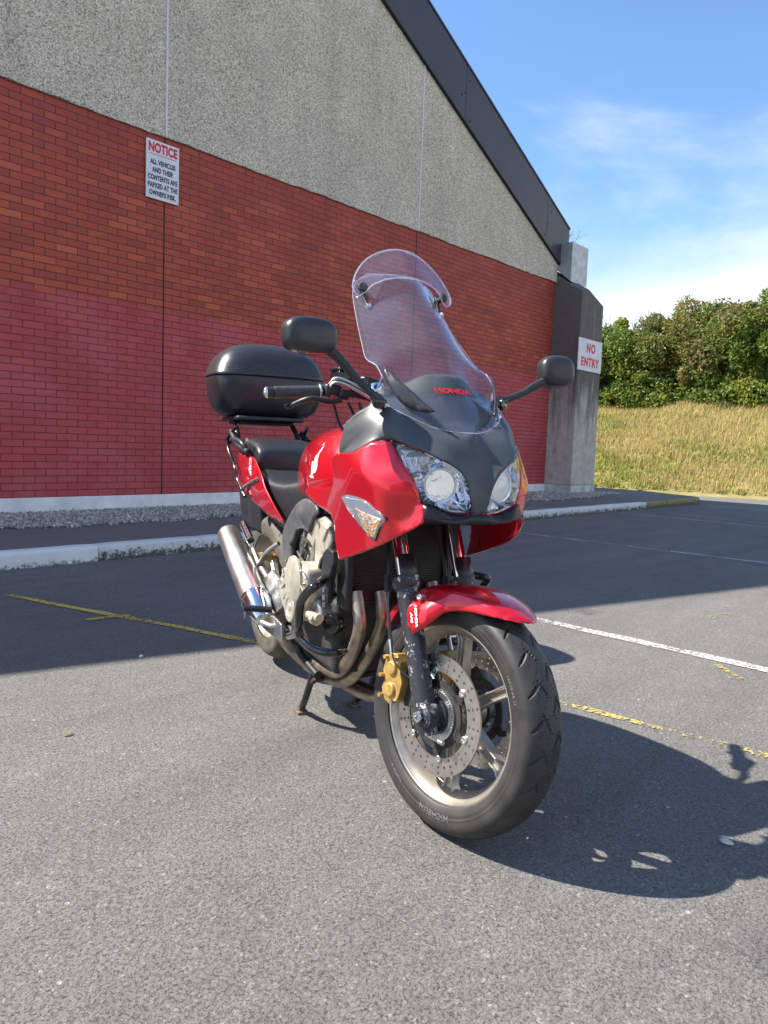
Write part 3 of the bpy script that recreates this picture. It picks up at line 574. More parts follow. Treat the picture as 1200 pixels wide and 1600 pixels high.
def panel(name, out, inn, n, mat, parent, step=.012, solid=.004, mir=False, sm=3e-5, angle=60, steered=False, lin=0, crease=(), corner=48):
    n = Vector(n).normalized(); u = Vector((0, 0, 1)).cross(n).normalized(); v = n.cross(u)
    O = dens(out, step, corner); ctrl = (O if lin else O[::2]) + [Vector(p) for p in inn]; A = np.array([(p.dot(u), p.dot(v), p.dot(n)) for p in ctrl])
    def K(X_, Y_): r2 = ((X_[:, None, :]-Y_[None])**2).sum(-1); return .5*r2*np.log(r2+1e-12)
    m_ = len(A); Mx = np.zeros((m_+3, m_+3)); Mx[:m_, :m_] = K(A[:, :2], A[:, :2]) + np.eye(m_)*sm; Mx[:m_, m_:] = np.c_[np.ones(m_), A[:, :2]]; Mx[m_:, :m_] = Mx[:m_, m_:].T
    W_ = np.linalg.solve(Mx, np.r_[A[:, 2], 0, 0, 0])
    def ev(q): q = np.atleast_2d(q); return K(q, A[:, :2]) @ W_[:m_] + np.c_[np.ones(len(q)), q] @ W_[m_:]
    o2 = np.array([(p.dot(u), p.dot(v)) for p in O]); lo, hi = o2.min(0), o2.max(0); G = []
    def inside(x_, y_):
        c_ = False; j = len(o2)-1
        for i in range(len(o2)):
            if (o2[i, 1] > y_) != (o2[j, 1] > y_) and x_ < (o2[j, 0]-o2[i, 0])*(y_-o2[i, 1])/(o2[j, 1]-o2[i, 1])+o2[i, 0]: c_ = not c_
            j = i
        return c_
    row = 0; y_ = lo[1]+step*.5
    while y_ < hi[1]:
        x_ = lo[0]+(step*.5 if row % 2 else 0)
        while x_ < hi[0]:
            if inside(x_, y_) and ((o2-[x_, y_])**2).sum(1).min() > (step*.55)**2: G.append((x_, y_))
            x_ += step
        y_ += step*.87; row += 1
    allp = [Vector(p) for p in o2.tolist()] + [Vector(p) for p in G]
    vv, ee, ff, ov_, *_ = delaunay_2d_cdt(allp, [(i, (i+1) % len(O)) for i in range(len(O))], [list(range(len(O)))], 1, 1e-6)
    LAST[:] = [ev]
    q2 = np.array([(a_.x, a_.y) for a_ in vv]); W2 = None if lin else ev(q2)
    if lin:                      # facets between the given points, edges softened afterwards
        cp = [Vector((a_[0], a_[1])) for a_ in A]; n_o = len(O); ce = [(i, (i+1) % n_o) for i in range(n_o)] + [(n_o+a_, n_o+b_) for a_, b_ in crease]
        cv_, _, cf_, co_, *_ = delaunay_2d_cdt(cp, ce, [], 0, 1e-6); cw = [A[o_[0], 2] if o_ else 0 for o_ in co_]
        from mathutils.geometry import barycentric_transform
        tb_ = BVHTree.FromPolygons([Vector((a_.x, a_.y, w_)) for a_, w_ in zip(cv_, cw)], [tuple(f) for f in cf_]); W2 = []
        for x_, y_ in q2:
            h_ = tb_.ray_cast(Vector((x_, y_, 5)), Vector((0, 0, -1))); W2.append(h_[0].z if h_[0] else tb_.find_nearest(Vector((x_, y_, float(np.mean(A[:, 2])))))[0].z)
        for i_, o_ in enumerate(ov_):
            if o_ and min(o_) < len(O): W2[i_] = A[min(o_), 2]
        W2 = np.array(W2); nb = [[] for _ in vv]
        for a_, b_ in ee: nb[a_].append(b_); nb[b_].append(a_)
        fixd = set(i_ for i_, o_ in enumerate(ov_) if o_ and min(o_) < len(O))
        for _ in range(lin): W2 = np.array([W2[i] if i in fixd or not nb[i] else .5*W2[i]+.5*np.mean(W2[nb[i]]) for i in range(len(vv))])
        tb2 = BVHTree.FromPolygons([Vector((a_.x, a_.y, w_)) for a_, w_ in zip(vv, W2)], [tuple(f) for f in ff])
        def ev(q):
            r_ = []
            for x_, y_ in np.atleast_2d(q):
                h_ = tb2.ray_cast(Vector((x_, y_, 5)), Vector((0, 0, -1))); r_.append(h_[0].z if h_[0] else tb2.find_nearest(Vector((x_, y_, float(np.mean(W2)))))[0].z)
            return np.array(r_)
        LAST[:] = [ev]
    V = [u*a_.x+v*a_.y+n*float(w_) for a_, w_ in zip(vv, W2)]
    bm = bmesh.new(); bv = [bm.verts.new(p) for p in V]
    for f in ff:
        try: bm.faces.new([bv[i] for i in f])
        except ValueError: pass
    bm.normal_update()
    if sum((f.normal.dot(n) for f in bm.faces)) < 0: bmesh.ops.reverse_faces(bm, faces=bm.faces)
    res = []
    for sgn in ((1, -1) if mir else (1,)):
        b2 = bm.copy()
        if sgn < 0: mirror(b2)
        o = obj(name, b2, mat, parent, angle=angle, solid=solid, recalc=False)
        if steered: steer(o)
        res.append(o)
    bm.free(); return res if mir else res[0]
# ================================================================== front end
AX = Vector((1.48, 0, .300))
def tyre_mesh(R, Wd, rimR, rimW, N_, depth=.0065, mirr=1):
    # section: bead -> sidewall -> rounded tread -> sidewall -> bead
    prof = []; sh = R - Wd*.30
    K1 = 16; K2 = 46
    hb = rimW/2+.004; hs = Wd/2
    for i in range(K1):
        s_ = i/K1; ang = s_*math.pi/2; prof.append((-(hb+(hs-hb)*math.sin(ang)), rimR-.004 + (sh-rimR+.004)*(1-math.cos(ang))*.55 + (sh-rimR+.004)*s_*.45))
    for i in range(K2+1):
        a_ = -1+2*i/K2; y_ = hs*math.sin(a_*math.pi/2); z_ = sh + (R-sh)*abs(math.cos(a_*math.pi/2))**.95; prof.append((y_, z_))
    prof += [(-a_, r_) for a_, r_ in prof[:K1][::-1]]
    P = np.array(prof); V = np.zeros((N_, len(P), 3)); th = np.arange(N_)/N_*2*np.pi
    y_ = P[None, :, 0]/hs; tt = th[:, None]/(2*np.pi)
    def slash(cnt, slope, y0, y1, wdt, ph, side):
        f = (tt*cnt + ph + side*0 + slope*(np.abs(y_)-y0)) % 1; d = np.abs(f-.5); mid = (y0+y1)/2; half = (y1-y0)/2; e = 1-((np.abs(y_)-mid)/half)**2
        m_ = (np.abs(y_) > y0) & (np.abs(y_) < y1) & ((y_*side) > 0); return np.clip((wdt*np.sqrt(np.clip(e, 0, 1))-d)/(wdt*.5), 0, 1)*m_
    tread = np.zeros((N_, len(P)))
    for side, ph in ((1, 0), (-1, .5)):
        tread = np.maximum(tread, slash(24, .8, .40, .88, .078, ph, side)); tread = np.maximum(tread, slash(24, -1.5, .06, .44, .060, ph+.42, side)*.9); tread = np.maximum(tread, slash(48, 2.6, .05, .72, .020, ph*2+.1, side)*.35)
    isT = (P[:, 1] > sh-.001)[None, :]; r = P[None, :, 1] - depth*tread*isT
    ridge = .0006*np.sin(P[:, 1]*2600)*((P[:, 1] < sh-.004) & (P[:, 1] > rimR+.006)); r = r+0*ridge[None]
    V[:, :, 0] = r*np.cos(th)[:, None]; V[:, :, 2] = r*np.sin(th)[:, None]; V[:, :, 1] = P[None, :, 0]+ridge[None]
    n_, m_ = N_, len(P); i = np.arange(n_)[:, None]; j = np.arange(m_-1)[None]; a_ = i*m_+j; b_ = ((i+1) % n_)*m_+j
    F = np.stack([a_, a_+1, b_+1, b_], -1).reshape(-1, 4); me = bpy.data.meshes.new('tyre'); me.from_pydata(V.reshape(-1, 3).tolist(), [], F.tolist())
    bmx = bmesh.new(); bmx.from_mesh(me); bmesh.ops.recalc_face_normals(bmx, faces=bmx.faces); bmx.to_mesh(me); bmx.free(); return me
def rim_bm(c, rr, w_, hub_r, hub_w, spoke_n, a0, y0=0):
    bm = bmesh.new(); h = w_/2
    prof = [(-h, rr), (-h-.001, rr-.010), (-h+.006, rr-.014), (-h+.012, rr-.020), (-h+.030, rr-.030), (0, rr-.036), (h-.030, rr-.030), (h-.012, rr-.020), (h-.006, rr-.014), (h+.001, rr-.010), (h, rr), (h-.004, rr+.001), (h-.02, rr-.012), (0, rr-.024), (-h+.02, rr-.012), (-h+.004, rr+.001)]
    lathe(bm, prof, c, (0, 1, 0), n=128, closed=True)
    lathe(bm, [(-hub_w/2, hub_r*.62), (-hub_w/2, hub_r), (-hub_w*.3, hub_r*1.05), (hub_w*.3, hub_r*1.05), (hub_w/2, hub_r), (hub_w/2, hub_r*.62)], c, (0, 1, 0), n=64, closed=True)
    c = Vector(c)
    for k in range(spoke_n):
        an = a0+2*math.pi*k/spoke_n; d = Vector((math.cos(an), 0, math.sin(an))); tn = Vector((-math.sin(an), 0, math.cos(an))); Y = Vector((0, 1, 0))
        st = []                       # H-section: two ribs standing on a thin web
        for q, (r_, wt, wy) in enumerate(((hub_r*.95, .019, .021), (hub_r+.03, .0155, .018), (rr*.62, .0135, .014), (rr-.045, .0145, .013), (rr-.028, .022, .016))):
            sec = [(-wt, -wy), (-wt+.0045, -wy), (-wt+.0055, -wy+.009), (wt-.0055, -wy+.009), (wt-.0045, -wy), (wt, -wy), (wt, wy), (wt-.0045, wy), (wt-.0055, wy-.009), (-wt+.0055, wy-.009), (-wt+.0045, wy), (-wt, wy)]
            st.append([bm.verts.new(c+d*r_+tn*a_+Y*b_) for a_, b_ in sec])
        for s0, s1 in zip(st, st[1:]):
            for j in range(12): bm.faces.new((s0[j], s0[(j+1) % 12], s1[(j+1) % 12], s1[j]))
        bm.faces.new(st[0][::-1]); bm.faces.new(st[-1])
    return bm
def disc_bm(c, y, r0, r1, cells=72, hole=.0038, th=.0045):
    """perforated annulus with real holes"""
    bm = bmesh.new(); rows = 3
    for k in range(cells):
        for rw in range(rows):
            ra, rb = r0+(r1-r0)*rw/rows, r0+(r1-r0)*(rw+1)/rows; aa, ab = 2*math.pi*k/cells, 2*math.pi*(k+1)/cells; am, rm = (aa+ab)/2, (ra+rb)/2
            ring = [(aa, ra), (am, ra), (ab, ra), (ab, rm), (ab, rb), (am, rb), (aa, rb), (aa, rm)]
            rv = [bm.verts.new((r_*math.cos(a_), 0, r_*math.sin(a_))) for a_, r_ in ring]
            if (k*1+rw*2) % 4 == 0 or (k+rw*2) % 4 == 2 and rw == 1:
                cc = Vector((rm*math.cos(am), 0, rm*math.sin(am))); dr = Vector((math.cos(am), 0, math.sin(am))); dt = Vector((-math.sin(am), 0, math.cos(am)))
                hv = [bm.verts.new(cc+(dt*math.cos(q)+dr*math.sin(q))*hole) for q in [math.radians(-135+45*i) for i in range(8)]]
                for i in range(8): bm.faces.new((rv[i], rv[(i+1) % 8], hv[(i+1) % 8], hv[i]))
            else: bm.faces.new(rv)
    bmesh.ops.remove_doubles(bm, verts=bm.verts, dist=1e-5)
    ex = bmesh.ops.extrude_face_region(bm, geom=list(bm.faces)); bmesh.ops.translate(bm, verts=[v for v in ex['geom'] if isinstance(v, bmesh.types.BMVert)], vec=(0, th, 0))
    bmesh.ops.translate(bm, verts=bm.verts, vec=Vector(c)+Vector((0, y-th/2, 0))); return bm
def wheel(c, R, Wd, rimR, rimW, steered, hub_r, hub_w, a0, disc):
    w_ = obj('wheel', rim_bm(c, rimR, rimW, hub_r, hub_w, 6, a0), M_rim, bike, angle=35, bevel=.0015)
    ty = tyre_mesh(R, Wd, rimR, rimW, 1300 if steered else 780, .0065 if steered else .003); ty.transform(Matrix.Translation(c)); to = link('tyre', ty, M_rub if steered else M_rubd, w_, angle=28)
    subs = [to]
    for y, r0, r1 in disc:
        subs.append(obj('brake_disc', disc_bm(c, y, r0, r1), M_disc, w_, angle=30))
        bm = bmesh.new(); s_ = 1 if y > 0 else -1
        lathe(bm, [(y-.003, r0*.60), (y-.003, r0*.80), (y+.003, r0*.80), (y+.003, r0*.60)], c, (0, 1, 0), n=48, closed=True)
        for k in range(6):
            an = a0+.2+k*math.pi/3; d = Vector((math.cos(an), 0, math.sin(an))); tn = Vector((-d.z, 0, d.x)); q = Vector(c)+Vector((0, y, 0))
            poly_prism(bm, [(r0*.70, -.012), (r0*.86, -.020), (r0+.004, -.008), (r0+.004, .008), (r0*.92, .0), (r0*.70, .014)], lambda a_, b_: q+d*a_+tn*b_+Vector((0, -.003, 0)), lambda a_, b_: q+d*a_+tn*b_+Vector((0, .003, 0)))
        subs.append(obj('disc_carrier', bm, M_dark, w_, angle=30))
        for k in range(6):
            an = a0+.2+k*math.pi/3; q = Vector(c)+Vector((math.cos(an)*(r0+.002), y, math.sin(an)*(r0+.002))); bm = bmesh.new()
            lathe(bm, [(s_*.001, .0095), (s_*.0055, .0095), (s_*.0065, .008), (s_*.0065, .004), (s_*.004, .0035), (s_*.004, 0.0)], q, (0, 1, 0), n=20); subs.append(obj('disc_bobbin', bm, M_sts, w_, angle=30))
    if steered:
        for o in [w_]+subs: steer(o)
    return w_
FW = wheel(AX, .300, .120, .2265, .092, True, .040, .13, 1.62, ((-.071, .105, .148), (.071, .105, .148)))
RW = wheel(Vector((0, 0, .343)), .312, .160, .2265, .142, False, .06, .16, .4, ((-.095, .085, .120),))
# toothed sensor ring and hub face
bm = bmesh.new(); 
for k in range(50):
    an = 2*math.pi*k/50; d = Vector((math.cos(an), 0, math.sin(an))); tn = Vector((-d.z, 0, d.x)); q = AX+Vector((0, -.079, 0)); w2 = .0022
    poly_prism(bm, [(.050, -w2), (.061, -w2), (.061, w2), (.050, w2)], lambda a_, b_: q+d*a_+tn*b_, lambda a_, b_: q+d*a_+tn*b_+Vector((0, .003, 0)))
lathe(bm, [(-.0785, .046), (-.0785, .0505), (-.074, .0505), (-.074, .046)], AX, (0, 1, 0), n=64, closed=True); lathe(bm, [(-.0785, .0605), (-.0785, .065), (-.074, .065), (-.074, .0605)], AX, (0, 1, 0), n=64, closed=True)
steer(obj('sensor_ring', bm, M_sts, FW, angle=30))
for s in (-1, 1):
    bm = bmesh.new(); lathe(bm, [(.066*s, .045), (.082*s, .040), (.084*s, .026), (.098*s, .022), (.098*s, .010), (.05*s, .010)], AX, (0, 1, 0), n=40); steer(obj('hub_spacer', bm, M_blk, FW, angle=30))
# sidewall lettering
def wheel_text(body, c, y, r, size, a_mid, parent, mat, steered=True, out=-1, sx=1.15):
    cu = bpy.data.curves.new('t', 'FONT'); cu.body = body; cu.size = size; cu.align_x = 'CENTER'; cu.align_y = 'CENTER'; cu.extrude = .0005; cu.space_character = 1.08; cu.offset = size*.02
    tmp = bpy.data.objects.new('tmp', cu); me = bpy.data.meshes.new_from_object(tmp); bpy.data.objects.remove(tmp); bpy.data.curves.remove(cu)
    for v in me.vertices:
        rr_ = r + v.co.y; an = a_mid + v.co.x*sx/r*out; slope = (rr_-r)*.30
        v.co = (c[0]+rr_*math.cos(an), y + (v.co.z-.0002)*out - out*0 + slope*.0, c[2]+rr_*math.sin(an))
    o = link('sidewall_lettering', me, mat, parent, smooth=False)
    if steered: steer(o)
    return o
M_tlet = plain('tyre_lettering', (.17, .165, .15), .5, grime=.1)
wheel_text('MICHELIN', AX, -.0592, .2475, .0195, math.radians(-86), FW, M_tlet)
wheel_text('ROAD 5', AX, -.0592, .2475, .0125, math.radians(-124), FW, M_tlet)
wheel_text('120/70 ZR 17', AX, -.0592, .2475, .010, math.radians(30), FW, M_tlet)
# forks
fork_d = Vector((-.416, 0, .909)).normalized()
def fk(y, s_): return Vector((1.478, y, .285)) + fork_d*s_
for y in (-.103, .103):
    bm = bmesh.new(); tube(bm, [fk(y, -.035), fk(y, -.01), fk(y, .06), fk(y, .20), fk(y, .325), fk(y, .335)], [.020, .028, .0275, .0275, .0275, .030], n=28, curve=False)
    for s_, r_ in ((.335, .034),): tube(bm, [fk(y, s_-.004), fk(y, s_+.004), fk(y, s_+.026), fk(y, s_+.032)], [.030, .036, .036, .027], n=28, curve=False)
    lathe(bm, [(-.022, .030), (-.026, .024), (.022, .024), (.026, .030), (.022, .033), (-.022, .033)], (1.480, y, .300), (0, 1, 0), n=28, closed=True)
    fo = steer(obj('fork_leg', bm, M_chip, bike, angle=50))
    bm = bmesh.new(); cyl(bm, fk(y, .36), fk(y, .92), .0205, n=28); steer(obj('fork_tube', bm, M_chr, fo))
    bm = bmesh.new(); sgn = 1 if y > 0 else -1; ux_ = Vector((.909, 0, .416))
    for q in range(9):
        a_ = -1.05+2.1*q/8
        if q: 
            v1 = [bm.verts.new(fk(y, s_)+ux_*r_*math.cos(a_)+Vector((0, r_*math.sin(a_), 0))) for s_, r_ in ((.340, .036), (.418, .034))]; bm.faces.new((pv[0], v1[0], v1[1], pv[1])); pv = v1
        else: pv = [bm.verts.new(fk(y, s_)+ux_*r_*math.cos(a_)+Vector((0, r_*math.sin(a_), 0))) for s_, r_ in ((.340, .036), (.418, .034))]
    steer(obj('fork_guard', bm, M_tex, fo, solid=.004))
    bm = bmesh.new(); s2 = y+(-.026 if y < 0 else .026); lathe(bm, [(0, .014), (.010*sgn, .014), (.012*sgn, .012), (.012*sgn, .007), (.006*sgn, .006), (.006*sgn, 0)], (1.480, s2, .300), (0, 1, 0), n=24); steer(obj('axle_nut', bm, M_chr, fo, angle=30))
    bm = bmesh.new(); cyl(bm, fk(y, -.036)+Vector((.034, 0, .0)), fk(y, -.036)+Vector((.050, 0, .0)), .006, n=12); steer(obj('pinch_bolt', bm, M_sts, fo, angle=30))
    # caliper behind the leg
    bm = bmesh.new(); sy = y*.84
    prof = [(1.302, .392), (1.318, .414), (1.345, .418), (1.362, .400), (1.366, .372), (1.378, .350), (1.374, .322), (1.366, .300), (1.338, .284), (1.312, .292), (1.300, .318), (1.308, .340), (1.297, .364)]
    poly_prism(bm, prof, lambda a_, b_: (a_, sy-.026, b_), lambda a_, b_: (a_, sy+.024, b_))
    for zc, xc in ((.378, 1.334), (.322, 1.338)): lathe(bm, [(-.034, .0), (-.034, .016), (-.031, .019), (-.020, .020)], (xc, sy, zc), (0, 1, 0) if y < 0 else (0, -1, 0), n=24)
    ca = steer(obj('brake_caliper', bm, M_gold, fo, angle=35, bevel=.005, segs=3)) if False else steer(obj('brake_caliper', bm, M_gold, bike, angle=35, bevel=.005, segs=3))
    for zc, xc in ((.402, 1.309), (.352, 1.300), (.300, 1.306), (.405, 1.350), (.296, 1.356)):
        bm = bmesh.new(); dy = -.030 if y < 0 else .030; cyl(bm, (xc, sy+dy*.8, zc), (xc, sy+dy*1.25, zc), .0055, n=10); steer(obj('caliper_bolt', bm, M_gold if xc < 1.33 else M_sts, ca, angle=30))
    bm = bmesh.new(); poly_prism(bm, [(1.365, .405), (1.420, .430), (1.445, .33), (1.435, .300), (1.370, .288), (1.362, .33)], lambda a_, b_: (a_, sy-.004, b_), lambda a_, b_: (a_, sy+.018, b_)); steer(obj('caliper_bracket', bm, M_dark, ca, bevel=.003))
    # hose with its crimped fittings
    bm = bmesh.new(); yy = y*1.02
    tube(bm, [(1.318, yy, .415), (1.300, yy, .45), (1.278, yy, .52), (1.262, yy, .60), (1.23, yy*.9, .70), (1.18, yy*.7, .82)], .0048, n=8); ho = steer(obj('brake_hose', bm, M_blk, bike))
    bm = bmesh.new(); tube(bm, [(1.318, yy, .412), (1.302, yy, .445)], .007, n=10, curve=False); steer(obj('hose_fitting', bm, M_sts, ho))
    bm = bmesh.new(); tube(bm, [(1.268, yy, .565), (1.258, yy, .610)], .011, n=12, curve=False); steer(obj('hose_clamp', bm, M_dark, ho))
bm = bmesh.new(); tube(bm, [(1.262, -.086, .60), (1.30, -.128, .56), (1.335, -.133, .47), (1.36, -.128, .40), (1.42, -.10, .36)], .0022, n=6); steer(obj('sensor_wire', bm, M_blk, bike))
bm = bmesh.new(); box(bm, (1.12, -.13, .80), (1.27, .13, .84)); steer(obj('lower_yoke', bm, M_blk, bike, bevel=.01)); 
# mudguard: arch swept round the tyre, cut back around the forks
def fender():
    bm = bmesh.new(); rows = []
    # (angle from axle in deg, crown radius, half width, skirt drop as fraction, skirt lower radius)
    st = [(54.5,.337,.004,.335,.004),(56,.337,.03,.330,.03),(59,.336,.05,.322,.05),(63,.335,.064,.306,.066),(68,.333,.073,.294,.076),(75,.330,.080,.281,.083),(83,.327,.085,.268,.090),(89,.325,.088,.256,.098),(93,.323,.090,.233,.114),(97,.323,.092,.214,.128),(102,.323,.093,.204,.134),(108,.323,.093,.197,.135),(112,.323,.092,.215,.133),(114.5,.324,.090,.286,.108),(120,.325,.088,.292,.090),(130,.326,.084,.290,.084),(140,.328,.075,.285,.076),(148,.329,.06,.290,.06),(152,.33,.03,.31,.03)]
    S_ = np.array(st); an = np.linspace(0, len(st)-1, 150); I = lambda c_: np.interp(an, range(len(st)), S_[:, c_]); AA, RR, WW, LL, FF = I(0), I(1), I(2), I(3), I(4)
    for a_, R_, w_, l_, wf in zip(AA, RR, WW, LL, FF):
        a2 = math.radians(a_); d = Vector((math.cos(a2), 0, math.sin(a2))); row = []; m_ = 27; sh_ = min(.022, R_-l_)
        for j in range(m_):
            s_ = -1+2*j/(m_-1)
            if abs(s_) < .62: y_ = w_*math.sin(s_/.62*math.pi/2)*.985; r_ = R_-sh_*(1-math.cos(s_/.62*math.pi/2))**1.1
            else: k_ = (abs(s_)-.62)/.38; y_ = math.copysign(w_*.985+(wf-w_*.985)*min(1, k_*1.9)**.8, s_); r_ = (R_-sh_)+(l_-(R_-sh_))*k_
            row.append(bm.verts.new(AX+Vector((0, y_, 0))+d*r_))
        rows.append(row)
    for a_, c_ in zip(rows, rows[1:]):
        for j in range(len(a_)-1): bm.faces.new((a_[j], a_[j+1], c_[j+1], c_[j]))
    bm.normal_update(); bm.faces.ensure_lookup_table()
    if rows and bm.faces[len(bm.faces)//2].normal.z < 0: bmesh.ops.reverse_faces(bm, faces=bm.faces)
    return bm
fd = steer(obj('front_mudguard', fender(), M_redp, bike, angle=50, solid=.003, recalc=False)); fd.name = 'mudguard'
for y in (-.122, .122):
    bm = bmesh.new(); s_ = -1 if y < 0 else 1; lathe(bm, [(-.018*s_, .006), (0, .009), (.003*s_, .009), (.0045*s_, .007), (.0045*s_, .004), (.002*s_, 0)], ((1.4148, -0.1220, 0.5804)[0], y, (1.4148, -0.1220, 0.5804)[2]), (0, 1, 0), n=20); steer(obj('mudguard_bolt', bm, M_sts, fd, angle=30))
def flat_text(body, size, c, ux, uy, mat, parent, ext=.0004, sx=1, name='lettering', bold=0, steered=False, shear=0, space=1):
    cu = bpy.data.curves.new('t', 'FONT'); cu.body = body; cu.size = size; cu.align_x = 'CENTER'; cu.align_y = 'CENTER'; cu.extrude = ext; cu.offset = bold; cu.shear = shear; cu.space_character = space
    tmp = bpy.data.objects.new('tmp', cu); me = bpy.data.meshes.new_from_object(tmp); bpy.data.objects.remove(tmp); bpy.data.curves.remove(cu)
    ux, uy = Vector(ux).normalized(), Vector(uy).normalized(); nn = ux.cross(uy)
    for v in me.vertices: v.co = Vector(c)+ux*v.co.x*sx+uy*v.co.y+nn*v.co.z
    o = link(name, me, mat, parent, smooth=False)
    if steered: steer(o)
    return o
flat_text('HONDA', .0115, (1.4258, -0.1365, 0.5361), (.30, 0, -.95), (.95, 0, .30), M_white, fd, bold=.0006, steered=True, sx=1.25, shear=.2)
flat_text('ABS', .0115, (1.4102, -0.1365, 0.5278), (.30, 0, -.95), (.95, 0, .30), M_white, fd, bold=.0006, steered=True, sx=1.25, shear=.2)
# ================================================================== fairing
red_out = [(1.2429, -0.2450, 0.9405), (1.3288, -0.2450, 0.9448), (1.3831, -0.2150, 0.9719), (1.4157, -0.1800, 0.9763), (1.4447, -0.1720, 0.9402), (1.4818, -0.1600, 0.9009), (1.4992, -0.1450, 0.8598), (1.4996, -0.1380, 0.8326), (1.5126, -0.1370, 0.8277), (1.5209, -0.1400, 0.7969), (1.5125, -0.1500, 0.7795), (1.4435, -0.1800, 0.7392), (1.3667, -0.1950, 0.7067), (1.1928, -0.2060, 0.6520), (1.1672, -0.2070, 0.6498), (1.1653, -0.2150, 0.6853), (1.1625, -0.2220, 0.7434), (1.1324, -0.2200, 0.7667), (1.0575, -0.2130, 0.7755), (0.9707, -0.2030, 0.7806), (0.8961, -0.1950, 0.7917), (0.8128, -0.1850, 0.7991), (0.8091, -0.1800, 0.8193), (0.8850, -0.1880, 0.8304), (1.0256, -0.2050, 0.8378), (1.1434, -0.2250, 0.8491), (1.1741, -0.2320, 0.8701), (1.1745, -0.2350, 0.9012), (1.1753, -0.2380, 0.9269)]
red_in = [(1.3391, -0.2520, 0.9238), (1.3919, -0.2430, 0.9027), (1.4332, -0.2250, 0.8775), (1.4542, -0.2070, 0.8561), (1.4686, -0.1880, 0.8406), (1.4772, -0.1630, 0.8307), (1.4896, -0.1470, 0.8272), (1.4751, -0.1520, 0.7998), (1.4409, -0.2030, 0.7874), (1.2244, -0.2330, 0.8018), (0.9985, -0.2040, 0.8096), (1.2964, -0.2460, 0.8574)]
rf = panel('side_fairing', red_out, red_in, (0, -1, 0), M_redp, bike, mir=True, step=.008, lin=9, crease=[(i, i+1) for i in range(6)]); fev = LAST[0]
def onf(pts, d):
    return [(p[0], -float(fev(np.array([(p[0], p[2])]))[0])-d, p[2]) for p in pts]
# turn signals let into the fairing
sig = [(1.2533, -0.2400, 0.8279), (1.3050, -0.2400, 0.8360), (1.3777, -0.2340, 0.8267), (1.4391, -0.2060, 0.7981), (1.4431, -0.2040, 0.7861), (1.4122, -0.1970, 0.7591), (1.3857, -0.2010, 0.7288), (1.3539, -0.2100, 0.7425), (1.3188, -0.2240, 0.7695), (1.2765, -0.2360, 0.8032)]
am_ = [(1.3251, -0.2280, 0.8060), (1.3798, -0.2200, 0.7953), (1.4327, -0.2060, 0.7881), (1.4089, -0.1990, 0.7603), (1.3832, -0.2000, 0.7332), (1.3553, -0.2090, 0.7459), (1.3347, -0.2220, 0.7696)]
def scl(pts, k):
    c_ = sum((Vector(p) for p in pts), Vector())/len(pts); return [tuple(c_+(Vector(p)-c_)*k) for p in pts]
for sgn in (1, -1):
    f_ = (lambda q: q) if sgn > 0 else my; nrm = (0, -1 if sgn > 0 else 1, 0); ci = onf([tuple(sum((Vector(p) for p in sig), Vector())/len(sig))], .010)
    hs_ = panel('turn_signal', f_(onf(sig, .004)), f_(ci), nrm, M_sigl, bike, step=.007, solid=.001)
    panel('signal_bezel', f_(onf(scl(sig, 1.03), .0014)), f_(onf(scl(sig, .6), .0014)), nrm, M_blk, hs_, step=.007, solid=.001)
    panel('signal_reflector', f_(onf(scl(sig, .97), .0024)), f_(onf(scl(sig, .5), .0024)), nrm, M_sref, hs_, step=.007, solid=.0005)
    panel('signal_bulb_cover', f_(onf(am_, .0040)), f_(onf(scl(am_, .4), .0055)), nrm, M_amber, hs_, step=.005, solid=.0005)
# lip under the headlamps, closing the nose
panel('lower_lip', [(1.5124, -0.1370, 0.8292), (1.5265, -0.1120, 0.8244), (1.5214, -0.0700, 0.8070), (1.5394, -0.0330, 0.8055), (1.5428, -0.0210, 0.8088), (1.5409, 0.0000, 0.8070)] + my([(1.5428, -0.0210, 0.8088), (1.5394, -0.0330, 0.8055), (1.5214, -0.0700, 0.8070), (1.5265, -0.1120, 0.8244), (1.5124, -0.1370, 0.8292)]) + my([(1.5209, -0.1400, 0.7969), (1.5387, -0.1000, 0.7909), (1.5429, -0.0500, 0.7862)]) + [(1.5433, 0.0000, 0.7810), (1.5429, -0.0500, 0.7862), (1.5387, -0.1000, 0.7909), (1.5209, -0.1400, 0.7969)], [], (1, 0, -.2), M_vblk, bike, step=.010)
# cowl
top_r = [(1.3026, -0.1760, 1.1002), (1.3505, -0.1720, 1.0697), (1.4065, -0.1400, 1.0416), (1.4324, -0.1050, 1.0227), (1.4537, -0.0680, 1.0086), (1.4731, -0.0340, 1.0023)]
hl_r = [(1.4114, -0.1780, 0.9778), (1.4609, -0.1580, 0.9700), (1.5001, -0.1330, 0.9564), (1.5261, -0.1060, 0.9399), (1.5366, -0.0870, 0.9311), (1.5454, -0.0620, 0.9163), (1.5480, -0.0460, 0.8987), (1.5467, -0.0310, 0.8648), (1.5446, -0.0230, 0.8304), (1.5393, -0.0190, 0.8115)]
side_r = [(1.3819, -0.2140, 0.9731), (1.3263, -0.2440, 0.9459), (1.2454, -0.2460, 0.9406), (1.2463, -0.2470, 0.9588), (1.2533, -0.2420, 0.9920), (1.2581, -0.2360, 1.0202), (1.2907, -0.2220, 1.0431), (1.3235, -0.2000, 1.0642), (1.3101, -0.1860, 1.0864)]
cow_out = top_r + [(1.5006, 0.0000, 1.0006)] + my(top_r[::-1]) + my(side_r[::-1]) + my(hl_r) + [(1.5411, 0.0000, 0.8054)] + hl_r[::-1] + side_r
